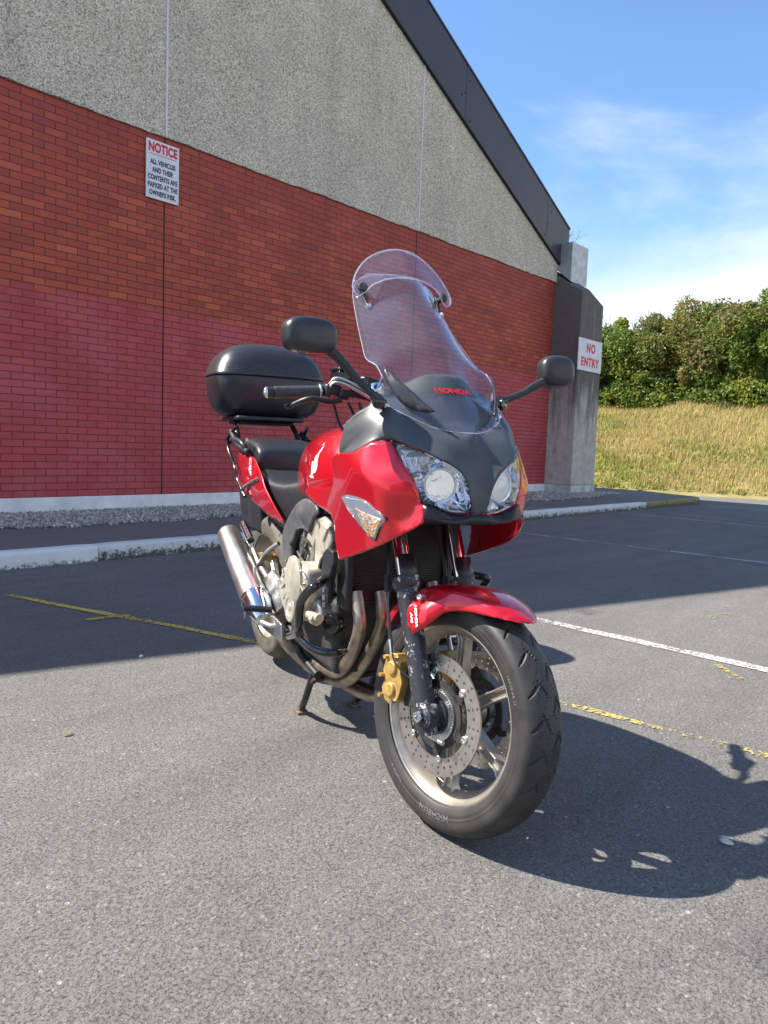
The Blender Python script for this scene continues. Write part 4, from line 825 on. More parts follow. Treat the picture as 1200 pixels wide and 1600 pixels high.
cow_in = [(1.5361, 0.0000, 0.8604), (1.5292, 0.0000, 0.9060), (1.5194, 0.0000, 0.9516)] + sum([[p, my([p])[0]] for p in ((1.5186, -0.0800, 0.9644), (1.4781, -0.1280, 0.9924), (1.4278, -0.1720, 1.0135), (1.3767, -0.2000, 1.0283), (1.3333, -0.2320, 1.0116), (1.3553, -0.2400, 0.9719), (1.5240, -0.0360, 0.9356), (1.5242, -0.0180, 0.8978))], [])
cowl = panel('front_cowl', cow_out, cow_in, (.86, 0, .5), M_cowl, bike, step=.009, lin=16, corner=34)
# dash shell seen through the bottom of the screen
arc_r = [(1.2960, -0.1730, 1.1007), (1.3086, -0.1580, 1.1204), (1.3179, -0.1280, 1.1203), (1.3299, -0.0980, 1.1330), (1.3464, -0.0650, 1.1504), (1.3590, -0.0350, 1.1574)]
dsh = [tuple(Vector(p)-Vector((.012, 0, .006))) for p in arc_r + [(1.3700, 0.0000, 1.1584)] + my(arc_r[::-1]) + my(top_r) + [(1.5006, 0.0000, 1.0006)] + top_r[::-1]]
ds = panel('dash_shell', dsh, [tuple(Vector((1.4179, 0.0000, 1.0851))-Vector((.012, 0, .006)))], (.7, 0, .7), M_cowl, bike, step=.012, sm=1e-5)
hc = Vector((1.4061, 0.0000, 1.1128)) - Vector((.012, 0, .006)); du = (Vector((1.5006, 0.0000, 1.0006))-Vector((1.3700, 0.0000, 1.1584))).normalized()
cu = bpy.data.curves.new('t', 'FONT'); cu.body = 'HONDA'; cu.size = .0215; cu.align_x = 'CENTER'; cu.align_y = 'CENTER'; cu.extrude = .0004; cu.offset = .0012; cu.space_character = 1.05
tmp = bpy.data.objects.new('tmp', cu); me = bpy.data.meshes.new_from_object(tmp); bpy.data.objects.remove(tmp)
nn = Vector((0, 1, 0)).cross(-du).normalized()
for v in me.vertices:
    xx = v.co.x*1.25; v.co = hc + Vector((0, 1, 0))*xx - du*v.co.y + nn*(v.co.z+.002) + Vector((-1, 0, 0))*(xx*xx*1.6) - du*(-xx*xx*1.0)
link('front_lettering', me, M_redt, ds, smooth=False)
# air deflector vanes beside the screen
vane = [(1.3127, -0.1580, 1.1620), (1.3256, -0.1530, 1.1534), (1.3600, -0.1400, 1.1282), (1.3973, -0.1220, 1.0991), (1.4263, -0.1040, 1.0709), (1.4567, -0.0840, 1.0465), (1.4306, -0.0980, 1.0448), (1.3943, -0.1220, 1.0553), (1.3760, -0.1420, 1.0737), (1.3470, -0.1560, 1.1089), (1.3211, -0.1610, 1.1387)]
vo = [(p[0]+.005, p[1]-.004, p[2]+.003) for p in vane]
panel('air_deflector', vo, [(lambda p: (p[0]+.014, p[1]-.010, p[2]+.008))((1.3679, -0.1320, 1.0998))], (.7, -.5, .5), M_vblk2, bike, step=.009, mir=True, solid=.006, lin=6)
# ---- headlamps: chrome bowl set behind a clear lens
lens_o = [(1.4113, -0.1770, 0.9763), (1.4592, -0.1570, 0.9669), (1.4986, -0.1320, 0.9527), (1.5246, -0.1050, 0.9369), (1.5351, -0.0860, 0.9281), (1.5411, -0.0610, 0.9131), (1.5440, -0.0460, 0.8954), (1.5441, -0.0320, 0.8638), (1.5428, -0.0240, 0.8303), (1.5381, -0.0210, 0.8130), (1.5342, -0.0300, 0.8096), (1.5178, -0.0680, 0.8097), (1.5227, -0.1100, 0.8271), (1.5082, -0.1280, 0.8311), (1.4975, -0.1370, 0.8355), (1.4992, -0.1450, 0.8598), (1.4799, -0.1590, 0.9008), (1.4426, -0.1710, 0.9402)]
lens_i = [tuple(Vector(p)+Vector((.010, -.006, .004))) for p in ((1.4855, -0.1370, 0.9166), (1.5184, -0.0930, 0.8812), (1.5165, -0.0900, 0.8432), (1.5027, -0.1180, 0.8648), (1.5324, -0.0560, 0.8522))]
for sgn in (1, -1):
    f_ = (lambda q: list(q)) if sgn > 0 else my; nrm = (.84, -.45*sgn, .22)
    ln = panel('headlamp', f_(lens_o), f_(lens_i), nrm, M_lens, bike, step=.009, solid=.002, sm=1e-5)
    def inset(pts, k, back):
        c_ = sum((Vector(p) for p in pts), Vector())/len(pts); nv = Vector(nrm).normalized(); return [tuple(c_+(Vector(p)-c_)*k-nv*back) for p in pts]
    lo_ = f_(lens_o); bm = bmesh.new(); R0 = [bm.verts.new(p) for p in dens(inset(lo_, .995, .003), .012)]; R1 = [bm.verts.new(p) for p in dens(inset(lo_, .93, .030), .012)]
    n0, n1 = len(R0), len(R1); m_ = min(n0, n1)
    P0 = dens(inset(lo_, .995, .003), .006); k_ = len(P0); bm.free(); bm = bmesh.new(); c_ = sum((Vector(p) for p in lo_), Vector())/len(lo_); nv = Vector(nrm).normalized()
    rings = [[bm.verts.new(c_+(p-c_)*a_-nv*b_) for p in P0] for a_, b_ in ((1, 0), (.95, .014), (.86, .030), (.62, .046), (.36, .055), (.02, .058))]
    for a_, b_ in zip(rings, rings[1:]):
        for j in range(k_): bm.faces.new((a_[j], a_[(j+1) % k_], b_[(j+1) % k_], b_[j]))
    bm.faces.new(rings[-1]); obj('headlamp_housing', bm, M_refl, ln, angle=70)
    for cx_, R_, dp in (((1.5193, -0.0970, 0.8813), .036, .052),):
        cc = Vector((cx_[0], cx_[1]*sgn, cx_[2])) - nv*.026; bm = bmesh.new(); fx = Vector((.97, -.22*sgn, .02)).normalized()
        lathe(bm, [(-dp*(1-(r_/R_)**2)*1.0, r_) for r_ in (R_, R_*.86, R_*.68, R_*.46, R_*.24, .001)], cc, fx, n=22); obj('reflector_bowl', bm, M_refl, ln, smooth=False)
        bm = bmesh.new(); lathe(bm, [(-dp*.9, .008), (-dp*.5, .008), (-dp*.45, .0105), (-dp*.12, .0100), (-dp*.08, .007), (-dp*.07, 0.001)], cc, fx, n=24); obj('bulb_shield', bm, M_chr, ln)
        bm = bmesh.new(); ua, va = frame(fx)
        for k in range(64):              # fluted border of the reflector
            a0_, a1_, am_2 = [2*math.pi*(k+q_)/64 for q_ in (0, 1, .5)]; P_ = lambda a_, r_, t_: cc+(ua*math.cos(a_)+va*math.sin(a_))*r_+fx*t_
            v6 = [bm.verts.new(P_(a_, r_, t_)) for a_, r_, t_ in ((a0_, R_, 0), (am_2, R_, .003), (a1_, R_, 0), (a1_, R_*1.16, .002), (am_2, R_*1.16, .005), (a0_, R_*1.16, .002))]
            bm.faces.new((v6[0], v6[1], v6[4], v6[5])); bm.faces.new((v6[1], v6[2], v6[3], v6[4]))
        obj('reflector_ring', bm, M_refl, ln, smooth=False)
    # ribbed upper reflector fan between the bowl and the outer top corner
    a_, b_, c2, d2 = [Vector((p[0], p[1]*sgn, p[2])) - nv*.014 for p in ((1.4445, -0.1600, 0.9421), (1.5077, -0.1280, 0.9448), (1.4977, -0.1280, 0.9143), (1.4655, -0.1500, 0.9033))]
    bm = bmesh.new(); nr = 14
    for i in range(nr):
        s0, s1 = i/nr, (i+.8)/nr; q = [a_.lerp(b_, s0), a_.lerp(b_, s1), d2.lerp(c2, s1), d2.lerp(c2, s0)]; t0 = [bm.verts.new(p) for p in q]; t1 = [bm.verts.new((q[0]+q[1])/2+nv*.003), bm.verts.new((q[2]+q[3])/2+nv*.003)]
        bm.faces.new((t0[0], t1[0], t1[1], t0[3])); bm.faces.new((t1[0], t0[1], t0[2], t1[1]))
    obj('reflector_fan', bm, M_refl, ln, smooth=False)
# ---- screen: thick acrylic with a bright rim
scr_r = [(1.3092, -0.1780, 1.0982), (1.3182, -0.1650, 1.1386), (1.2871, -0.1680, 1.1681), (1.2302, -0.1730, 1.1905), (1.1747, -0.1630, 1.2387), (1.1203, -0.1530, 1.2924), (1.0612, -0.1420, 1.3599), (1.0316, -0.1350, 1.4011), (1.0267, -0.1240, 1.4302), (1.0226, -0.0850, 1.4576)]
tp = (1.075, 0, 1.455); scr_out = scr_r + [(tp[0]-.004, -.04, 1.453), tp, (tp[0]-.004, .04, 1.453)] + my(scr_r[::-1]) + my(top_r[1:]) + [(1.5005, 0.0000, 1.0021)] + top_r[1:][::-1]
sci = [(1.40, 0, 1.10), (1.31, 0, 1.21), (1.215, 0, 1.32), (1.14, 0, 1.40)] + sum([[(x_, y_, z_), (x_, -y_, z_)] for x_, y_, z_ in ((1.355, .09, 1.10), (1.275, .09, 1.21), (1.185, .08, 1.32), (1.30, .14, 1.13))], [])
sc_ = panel('windscreen', scr_out, sci, (.72, 0, .69), M_scr, bike, step=.016, solid=.003, sm=1e-5)
def rimtube(pts, r, mat, par, name='screen_edge', mirr=False):
    P = dens(pts, .02); bm = bmesh.new(); tube(bm, P+[P[0]], r, n=6, curve=False, caps=False); return obj(name, bm, mat, par)
rimtube([p for p in scr_out], .0010, M_edge, sc_)
ext_r = [(1.0790, -0.1250, 1.3855), (1.0536, -0.1400, 1.3933), (1.0335, -0.1480, 1.4099), (1.0295, -0.1500, 1.4301), (1.0256, -0.1460, 1.4741), (1.0259, -0.1320, 1.4956), (1.0314, -0.1050, 1.5107), (1.0514, -0.0700, 1.5194)]
ext_h = [(1.062, -.04, 1.523), (1.055, -.085, 1.505), (1.060, -.118, 1.478), (1.072, -.145, 1.440), (1.086, -.158, 1.402), (1.092, -.154, 1.386), (1.092, -.140, 1.377), (1.098, -.124, 1.389), (1.108, -.105, 1.410), (1.118, -.075, 1.425), (1.126, -.04, 1.433)]
ext_out = ext_h + [(1.129, 0, 1.435)] + my(ext_h[::-1]) + [(1.064, 0, 1.527)]
ex = panel('screen_extension', ext_out, [(1.102, 0, 1.48), (1.092, .07, 1.465), (1.092, -.07, 1.465)], (.9, 0, .42), M_ext, bike, step=.012, solid=.003, sm=1e-5)
rimtube(ext_out, .0021, M_edge, ex)
for s in (-1, 1):
    q = Vector((1.088, .128*s, 1.402)); ax_ = Vector((.88, .30*s, .36)).normalized(); bm = bmesh.new()
    lathe(bm, [(.004, .0), (.004, .011), (.001, .0145), (-.003, .0145), (-.003, .0)], q+ax_*.004, ax_, n=24); cl = obj('extension_clamp', bm, M_dark, ex, angle=35)
    bm = bmesh.new(); tube(bm, [q, q-ax_*.028], .008, n=14, curve=False); tube(bm, [q-ax_*.024+Vector((.0, 0, .012)), q-ax_*.020+Vector((.012, -.004*s, -.022)), q-ax_*.006+Vector((.022, -.012*s, -.055))], [.008, .0065, .005], n=10); obj('clamp_arm', bm, M_blk, cl)
    bm = bmesh.new(); lathe(bm, [(.0, .0), (.003, .007), (.0, .009), (-.006, .008)], q-ax_*.004+Vector((.022, -.010*s, -.050)), ax_, n=20); obj('clamp_screw', bm, M_chr, cl)
# screen screws near its foot
for y in (-.162, .162):
    bm = bmesh.new(); lathe(bm, [(.004, 0), (.003, .006), (0, .007)], (1.27, y*.98, 1.115), (.7, -.5 if y < 0 else .5, .5), n=16); obj('screen_screw', bm, M_blkg, sc_)
# ---- mirrors
def superell(bm, c, r, e1=.65, e2=.65, n=40, m=24, R=None, back=None):
    c = Vector(c); G_ = []
    sg = lambda v, e: math.copysign(abs(v)**e, v)
    for i in range(m+1):
        ph = -math.pi/2+math.pi*i/m; row = []
        for j in range(n):
            th = 2*math.pi*j/n; p = Vector((r[0]*sg(math.sin(ph), e1), r[1]*sg(math.cos(ph), e1)*sg(math.cos(th), e2), r[2]*sg(math.cos(ph), e1)*sg(math.sin(th), e2)))
            if back and p.x < 0: p.x *= back
            row.append(bm.verts.new(c + (R @ p if R else p)))
        G_.append(row)
    for i in range(m):
        for j in range(n): bm.faces.new((G_[i][j], G_[i][(j+1) % n], G_[i+1][(j+1) % n], G_[i+1][j]))
    bmesh.ops.remove_doubles(bm, verts=bm.verts, dist=1e-5)
for s, c, rot in ((-1, (1.3229, -0.3670, 1.2178), .10), (1, (1.3249, 0.3670, 1.1873), -.15)):
    Rm = Matrix.Rotation(rot, 3, 'Z') @ Matrix.Rotation(-.06, 3, 'Y'); bm = bmesh.new(); superell(bm, c, (.046 if s < 0 else .040, .069 if s < 0 else .052, .0445 if s < 0 else .045), .55, .72, R=Rm, back=.35); c = Vector(c)
    mh = obj('mirror', bm, M_tex, bike, angle=60)
    bm = bmesh.new(); superell(bm, c+Rm @ Vector((-.0155, 0, 0)), (.002, .064 if s < 0 else .047, .039), .4, .72, R=Rm); obj('mirror_glass', bm, M_chr, mh)
    bs = Vector((1.3672, -0.1940, 1.0741)) if s < 0 else Vector((1.3238, 0.1920, 1.0931)); at_ = c + Rm @ Vector((.012, (.055 if s < 0 else -.036), -.028))
    dd = (at_-bs); mid = bs+dd*.5+Vector((.0, 0, -.004)); bm = bmesh.new()
    tube(bm, [bs+Vector((0, 0, .004)), bs+dd*.12, mid, bs+dd*.86, at_+Vector((0, .02*s, .006))], [.013, .0095, .0098, .0125, .016], n=16); obj('mirror_arm', bm, M_blk, mh)
    bm = bmesh.new(); dn = dd.normalized(); cyl(bm, bs-dn*.016, bs+dn*.020, .015, .012, n=18); lathe(bm, [(-.010, .0), (-.010, .017), (.012, .017), (.014, .012), (.014, .0)], bs-Vector((0, 0, .005)), (.85, .45*s, .1), n=24); obj('mirror_pivot', bm, M_blkg, mh, angle=35)
# ================================================================== handlebar (turned with the wheel)
bars = obj('handlebar', (lambda bm: (tube(bm, [(.958, -.345, 1.062), (.985, -.26, 1.078), (1.01, -.20, 1.088), (1.045, -.12, 1.092), (1.055, -.06, 1.088), (1.055, .06, 1.088), (1.045, .12, 1.092), (1.01, .20, 1.088), (.985, .26, 1.078), (.958, .345, 1.062)], .011, n=14, k=5), bm)[1])(bmesh.new()), M_blk, bike); steer(bars)
for s in (-1, 1):
    e = Vector((.958, .347*s, 1.062)); i_ = Vector((1.000, .222*s, 1.085)); d = (e-i_).normalized()
    bm = bmesh.new(); L0 = (e-i_).length
    pr = []
    for k in range(41):
        t_ = k/40; pr.append((t_*L0, .0168 + (.0009 if (k % 2) else 0)))
    lathe(bm, [(-.002, .0135)] + pr + [(L0+.001, .0135)], i_, d, n=28); gp = steer(obj('handgrip', bm, M_grip, bars, angle=30))
    bm = bmesh.new(); lathe(bm, [(-.003, .012), (-.003, .021), (.001, .022), (.003, .021), (.003, .012)], i_+d*.004, d, n=24, closed=True); steer(obj('grip_collar', bm, M_sts, gp))
    bm = bmesh.new(); lathe(bm, [(.0, .013), (.003, .0155), (.020, .0155), (.021, .0125)], e, d, n=24); steer(obj('bar_weight', bm, M_blk, gp, angle=30))
    bm = bmesh.new(); lathe(bm, [(.019, .015), (.0205, .0165), (.024, .0155), (.030, .010), (.032, 0)], e, d, n=24); steer(obj('bar_end_cap', bm, M_chr, gp))
    # switchgear, lever, reservoir
    q = i_-d*.030; bm = bmesh.new(); superell(bm, q, (.020, .028, .022), .5, .5); superell(bm, q+Vector((.012, -.030*s, -.004)), (.018, .018, .016), .5, .5); steer(obj('switch_housing', bm, M_tex, bars))
    bm = bmesh.new(); superell(bm, q+Vector((.018, .004*s, -.016)), (.008, .010, .006), .6, .6); steer(obj('starter_button', bm, M_redt, bars))
    bm = bmesh.new(); tube(bm, [q+Vector((.030, -.012*s, -.022)), q+Vector((.040, .030*s, -.034)), q+Vector((.036, .09*s, -.036)), e+Vector((.030, -.035*s, -.034)), e+Vector((.030, -.026*s, -.032))], [.010, .0085, .0075, .0068, .0075], n=12, flat=1); steer(obj('lever', bm, M_blk, bars))
    bm = bmesh.new(); superell(bm, e+Vector((.030, -.026*s, -.032)), (.0070, .0070, .0070), 1, 1, 16, 10); steer(obj('lever_tip', bm, M_blkg, bars))
    if s < 0:
        bm = bmesh.new(); box(bm, (1.005, -.135, 1.105), (1.075, -.055, 1.145), Matrix.Rotation(.1, 3, 'Z')); steer(obj('brake_reservoir', bm, M_blkg, bars, bevel=.006))
        bm = bmesh.new(); box(bm, (.985, -.19, 1.118), (1.035, -.135, 1.150)); box(bm, (.981, -.194, 1.150), (1.039, -.131, 1.160)); steer(obj('fluid_reservoir', bm, M_blkg, bars, bevel=.004))
        for dz, r_ in ((-.006, .0042), (.005, .0042)):
            bm = bmesh.new(); tube(bm, [q+Vector((.01, .018*s, .010+dz)), q+Vector((.03, .010*s, .030+dz)), q+Vector((.05, -.02*s, .026+dz)), q+Vector((.075, -.085*s, .0+dz)), q+Vector((.09, -.12*s, -.012+dz))], r_, n=10); steer(obj('throttle_cable', bm, M_sts, bars))
        for a_, b_, c2 in (((1.02, -.19, 1.06), (1.02, -.14, .985), (1.10, -.07, .95)), ((1.05, -.16, 1.065), (1.06, -.12, 1.01), (1.12, -.08, .95)), ((1.06, -.13, 1.07), (1.08, -.10, 1.0), (1.12, -.06, .95))):
            bm = bmesh.new(); tube(bm, [a_, b_, c2], .0045, n=8); steer(obj('control_cable', bm, M_blk, bars))
bm = bmesh.new(); lathe(bm, [(0, .0), (0, .016), (-.006, .019), (-.05, .020), (-.055, 0)], (1.04, -.10, 1.086), (0, .3, -1), n=20); steer(obj('bar_clamp', bm, M_blk, bars))
bm = bmesh.new(); box(bm, (1.03, -.115, 1.005), (1.12, .115, 1.035)); steer(obj('top_yoke', bm, M_alu, bike, bevel=.012, segs=3))
# instrument pod behind the dash shell
bm = bmesh.new(); superell(bm, (1.24, 0, 1.02), (.04, .10, .035), .5, .6, R=Matrix.Rotation(-.5, 3, 'Y')); obj('instrument_pod', bm, M_blk, bike)
# ================================================================== tank, seat, tail
def loft(stations, n=36, caps=True):
    """station: x, zc, half width, half height up, half height down, exponent"""
    bm = bmesh.new(); R_ = []
    for x_, zc, w_, hu, hd_, e in stations:
        row = []
        for j in range(n):
            a_ = 2*math.pi*j/n; cs, sn = math.cos(a_), math.sin(a_); row.append(bm.verts.new((x_, math.copysign(abs(cs)**e, cs)*w_, zc + math.copysign(abs(sn)**e, sn)*(hu if sn > 0 else hd_))))
        R_.append(row)
    for a_, b_ in zip(R_, R_[1:]):
        for j in range(n): bm.faces.new((a_[j], b_[j], b_[(j+1) % n], a_[(j+1) % n]))
    if caps: bm.faces.new(R_[0]); bm.faces.new(R_[-1][::-1])
    return bm
tank = obj('fuel_tank', loft([(.46, .82, .06, .06, .05, .8), (.47, .83, .085, .095, .07, .75), (.50, .835, .108, .118, .09, .74), (.56, .84, .128, .142, .10, .74), (.64, .845, .146, .164, .10, .76), (.74, .85, .166, .172, .10, .78), (.86, .855, .188, .172, .10, .80), (.96, .86, .200, .162, .10, .80), (1.05, .87, .192, .135, .10, .8), (1.12, .87, .165, .10, .08, .85)]), M_redp, bike, subsurf=1, angle=80)
bm = bmesh.new(); lathe(bm, [(0, .055), (.006, .053), (.010, .045), (.011, 0)], (.80, 0, 1.020), (0, 0, 1), n=40); obj('filler_cap', bm, M_sts, tank, angle=30)
# wing badge on the tank flank, laid on the surface
def tank_decal(poly, par, mat, nm='wing_badge'):
    bm = bmesh.new(); vs_ = [bm.verts.new(p) for p in poly]; bm.faces.new(vs_); return obj(nm, bm, mat, par, smooth=False, solid=.0008, recalc=False)
seat = obj('rider_seat', loft([(.03, .80, .150, .075, .08, .5), (.08, .795, .158, .068, .09, .48), (.16, .785, .160, .056, .11, .44), (.26, .768, .152, .052, .125, .44), (.36, .755, .134, .056, .14, .48), (.45, .755, .104, .075, .14, .54), (.53, .765, .076, .085, .12, .65)]), M_seat, bike, subsurf=2, angle=180)
obj('pillion_seat', loft([(-.36, .925, .07, .02, .03, .7), (-.34, .93, .112, .040, .05, .6), (-.22, .93, .130, .050, .06, .5), (-.06, .925, .138, .052, .07, .46), (.04, .91, .142, .050, .08, .44), (.09, .895, .143, .045, .085, .44), (.115, .875, .138, .038, .07, .5)]), M_seat, bike, subsurf=2, angle=180)
tail_o = [(-0.1911, -0.1500, 0.9087), (-0.0355, -0.1560, 0.9017), (0.1018, -0.1600, 0.8925), (0.2456, -0.1700, 0.8350), (0.3097, -0.1720, 0.7871), (0.3834, -0.1600, 0.7301), (0.4430, -0.1350, 0.6669), (0.3797, -0.1400, 0.6647), (0.2597, -0.1580, 0.6892), (0.0344, -0.1600, 0.7311), (-0.1158, -0.1550, 0.7720), (-0.1976, -0.1500, 0.8435)]
tl = panel('tail_panel', tail_o, [(0.0823, -0.1720, 0.8291), (0.2292, -0.1740, 0.7616)], (0, -1, 0), M_redp, bike, mir=True, step=.014)
for o_ in tl[:1]:
    flat_text('CBF', .040, (0.0993, -0.1745, 0.8584), (.10, 0, -.9), (.95, 0, .1), M_white, o_, bold=.001, sx=1.05)
obj('tail_core', loft([(-.42, .83, .08, .05, .06, .7), (-.30, .83, .135, .06, .08, .6), (-.1, .80, .140, .08, .08, .6), (.15, .74, .13, .08, .08, .6), (.3, .70, .10, .06, .05, .7)]), M_blk, bike, subsurf=1, angle=180)
bm = bmesh.new(); box(bm, (-.42, -.10, .56), (-.10, .10, .78)); 
for v in bm.verts:
    if v.co.z < .6: v.co.x += .06; v.co.y *= .85
obj('rear_mudguard', bm, M_blk, bike, bevel=.02, segs=3)
# grab rail and rack
rail = []
for s in (-1, 1):
    f_ = (lambda q: q) if s < 0 else my
    bm = bmesh.new(); tube(bm, f_([(-0.1716, -0.1600, 1.0288), (-0.2827, -0.1750, 0.9746), (-0.2860, -0.1780, 0.9429), (-0.2275, -0.1780, 0.8928), (-0.1418, -0.1780, 0.8453), (-0.1010, -0.1760, 0.7976), (-0.0401, -0.1740, 0.7604), (0.0106, -0.1700, 0.7291)]), [.0075]*8, n=12); r_ = obj('rack_stay', bm, M_blkg, bike)
    bm = bmesh.new(); tube(bm, f_([(-0.0000, -0.1700, 0.7310), (-0.0107, -0.1760, 0.7598), (0.1102, -0.1760, 0.7916), (0.2339, -0.1740, 0.8194)]), .007, n=10); obj('stay_bracket', bm, M_alu, r_)
    bm = bmesh.new(); tube(bm, f_([(-0.2659, -0.1650, 1.0009), (-0.1799, -0.1680, 0.9616), (-0.0959, -0.1660, 0.9352), (0.0176, -0.1620, 0.9136)]), [.013, .016, .017, .013], n=14); obj('rail_foot', bm, M_blk, r_)
    bm = bmesh.new(); tube(bm, f_([(-.33, -.155, .955), (-.20, -.17, .965), (-.06, -.175, .955), (-.02, -.165, .93), (-.04, -.15, .905)]), .012, n=12); obj('grab_handle', bm, M_blk, r_)
    bm = bmesh.new(); tube(bm, f_([(-.34, -.13, 1.055), (-.27, -.14, 1.0), (-.22, -.14, .94)]), .012, n=10); obj('rack_leg', bm, M_blk, r_)
    bm = bmesh.new(); lathe(bm, [(0, .012), (-.006, .012), (-.008, .008), (-.008, 0)], Vector(f_([(0.0151, -0.1650, 0.9611)])[0]), (0, 1 if s < 0 else -1, 0), n=16); obj('rail_bolt', bm, M_sts, r_)
bm = bmesh.new(); box(bm, (-.56, -.155, 1.052), (-.20, .155, 1.072)); box(bm, (-.52, -.12, 1.036), (-.24, .12, 1.051)); obj('rack_plate', bm, M_blk, bike, bevel=.008)
# ---- top box
def boxshell(z0, z1, prof, c=(-.40, .018), n=64):
    """prof: (z, half length, half width, shift x, exponent)"""
    bm = bmesh.new(); R_ = []
    for z_, lx, wy, sx_, e in prof:
        R_.append([bm.verts.new((c[0]+sx_+math.copysign(abs(math.cos(a_))**e, math.cos(a_))*lx, c[1]+math.copysign(abs(math.sin(a_))**e, math.sin(a_))*wy, z_)) for a_ in [2*math.pi*j/n for j in range(n)]])
    for a_, b_ in zip(R_, R_[1:]):
        for j in range(n): bm.faces.new((a_[j], a_[(j+1) % n], b_[(j+1) % n], b_[j]))
    bm.faces.new(R_[0][::-1]); bm.faces.new(R_[-1]); return bm
tb = obj('top_box', boxshell(0, 0, [(1.074, .13, .17, 0, .7), (1.080, .150, .200, 0, .62), (1.105, .172, .232, 0, .58), (1.15, .186, .250, 0, .55), (1.20, .192, .258, 0, .54), (1.243, .194, .262, 0, .54), (1.248, .192, .260, 0, .54)]), plain('top_box_black', (.020, .021, .026), .30, grime=.15, scale=8), bike, angle=50)
obj('box_lid', boxshell(0, 0, [(1.2505, .193, .261, 0, .54), (1.2525, .197, .266, 0, .54), (1.259, .1975, .2665, 0, .54), (1.264, .195, .263, 0, .54), (1.30, .188, .252, -.002, .55), (1.34, .172, .228, -.006, .57), (1.372, .150, .195, -.010, .60), (1.394, .120, .155, -.014, .66), (1.405, .080, .105, -.016, .75), (1.408, .04, .05, -.016, .9)]), M_tex, tb, angle=60)
bm = bmesh.new(); box(bm, (-.602, -.03, 1.19), (-.585, .07, 1.26)); obj('box_latch', bm, M_blkg, tb, bevel=.006)
# ================================================================== engine and frame (right flank seen)
eng = obj('engine', (lambda bm: (box(bm, (.60, -.155, .27), (1.03, .155, .50)), box(bm, (.74, -.135, .50), (1.00, .135, .74)), bm)[2])(bmesh.new()), M_dark, bike, bevel=.02, segs=3)
def prism_y(pts, y0, y1, name, mat, par, bev=.006, segs=3, mir=False):
    P = [(p[0], p[2]) for p in pts]
    for s in ((1, -1) if mir else (1,)):
        bm = bmesh.new(); poly_prism(bm, P, lambda a_, b_: (a_, y0*s, b_), lambda a_, b_: (a_, y1*s, b_)); o = obj(name, bm, mat, par, bevel=bev, segs=segs)
    return o
hd_o = [(0.8070, -0.1500, 0.7059), (0.8411, -0.1500, 0.7281), (0.9146, -0.1500, 0.7398), (0.9751, -0.1500, 0.7307), (0.9912, -0.1500, 0.6649), (0.9484, -0.1500, 0.5997), (0.8855, -0.1500, 0.5447), (0.8273, -0.1500, 0.5342), (0.7747, -0.1500, 0.5757), (0.7457, -0.1500, 0.6202)]
hp = prism_y(hd_o, -.165, -.12, 'cylinder_head_cover', M_cream, eng, .010)
rib = [(0.9278, -0.1650, 0.7256), (0.9835, -0.1650, 0.7125), (0.9437, -0.1650, 0.6685), (0.9628, -0.1650, 0.6378), (0.9306, -0.1650, 0.6251), (0.9048, -0.1650, 0.6633)]
prism_y(rib, -.172, -.160, 'cover_rib', M_cream, eng, .004)
cc_ = Vector((0.8666, -0.2350, 0.4985)); 
bm = bmesh.new()
cl_o = [(0.6835, -0.2200, 0.5048), (0.7153, -0.2200, 0.5514), (0.7943, -0.2200, 0.5834), (0.8764, -0.2200, 0.5945), (0.9378, -0.2200, 0.5808), (0.9529, -0.2200, 0.5404), (0.9445, -0.2200, 0.4994), (0.9121, -0.2200, 0.4567), (0.8540, -0.2200, 0.4070), (0.7906, -0.2200, 0.3837), (0.7552, -0.2200, 0.4010), (0.7115, -0.2200, 0.4236), (0.6799, -0.2200, 0.4605)]
cv = prism_y(cl_o, -.225, -.15, 'clutch_cover', M_cream, eng, .016, 4)
c2 = Vector((0.8242, -0.2260, 0.4420)); bm = bmesh.new(); lathe(bm, [(0, .050), (-.006, .050), (-.009, .046), (-.009, .030), (-.006, .028), (-.006, .012), (-.009, .010), (-.009, 0)], c2, (0, 1, 0), n=44); obj('cover_boss', bm, M_cream, eng, angle=30)
c3 = Vector((0.8489, -0.2260, 0.5354)); bm = bmesh.new(); lathe(bm, [(0, .075), (-.006, .074), (-.012, .062), (-.013, 0)], c3, (0, 1, 0), n=44); obj('cover_dome', bm, M_cream, eng, angle=30)
for k in range(9):
    a_ = 2*math.pi*k/9; q = Vector((cl_o[k][0]*.88+cc_.x*.12, -.226, cl_o[k][2]*.88+cc_.z*.12)); bm = bmesh.new(); cyl(bm, q, q+Vector((0, -.006, 0)), .006, n=8); obj('cover_bolt', bm, M_sts, eng, angle=30)
for k, pts_ in enumerate(([(0.7296, -0.2260, 0.5242), (0.8268, -0.2300, 0.5623), (0.9169, -0.2290, 0.5737), (0.9572, -0.2260, 0.5551)], [(0.7189, -0.2260, 0.4837), (0.8160, -0.2320, 0.5296), (0.9012, -0.2310, 0.5392), (0.9400, -0.2270, 0.5127)], [(0.7425, -0.2260, 0.4520), (0.8030, -0.2310, 0.4877), (0.8766, -0.2300, 0.5002), (0.9185, -0.2270, 0.4825)])):
    bm = bmesh.new(); tube(bm, pts_, .0030, n=8); obj('cover_rib', bm, M_cream, eng)
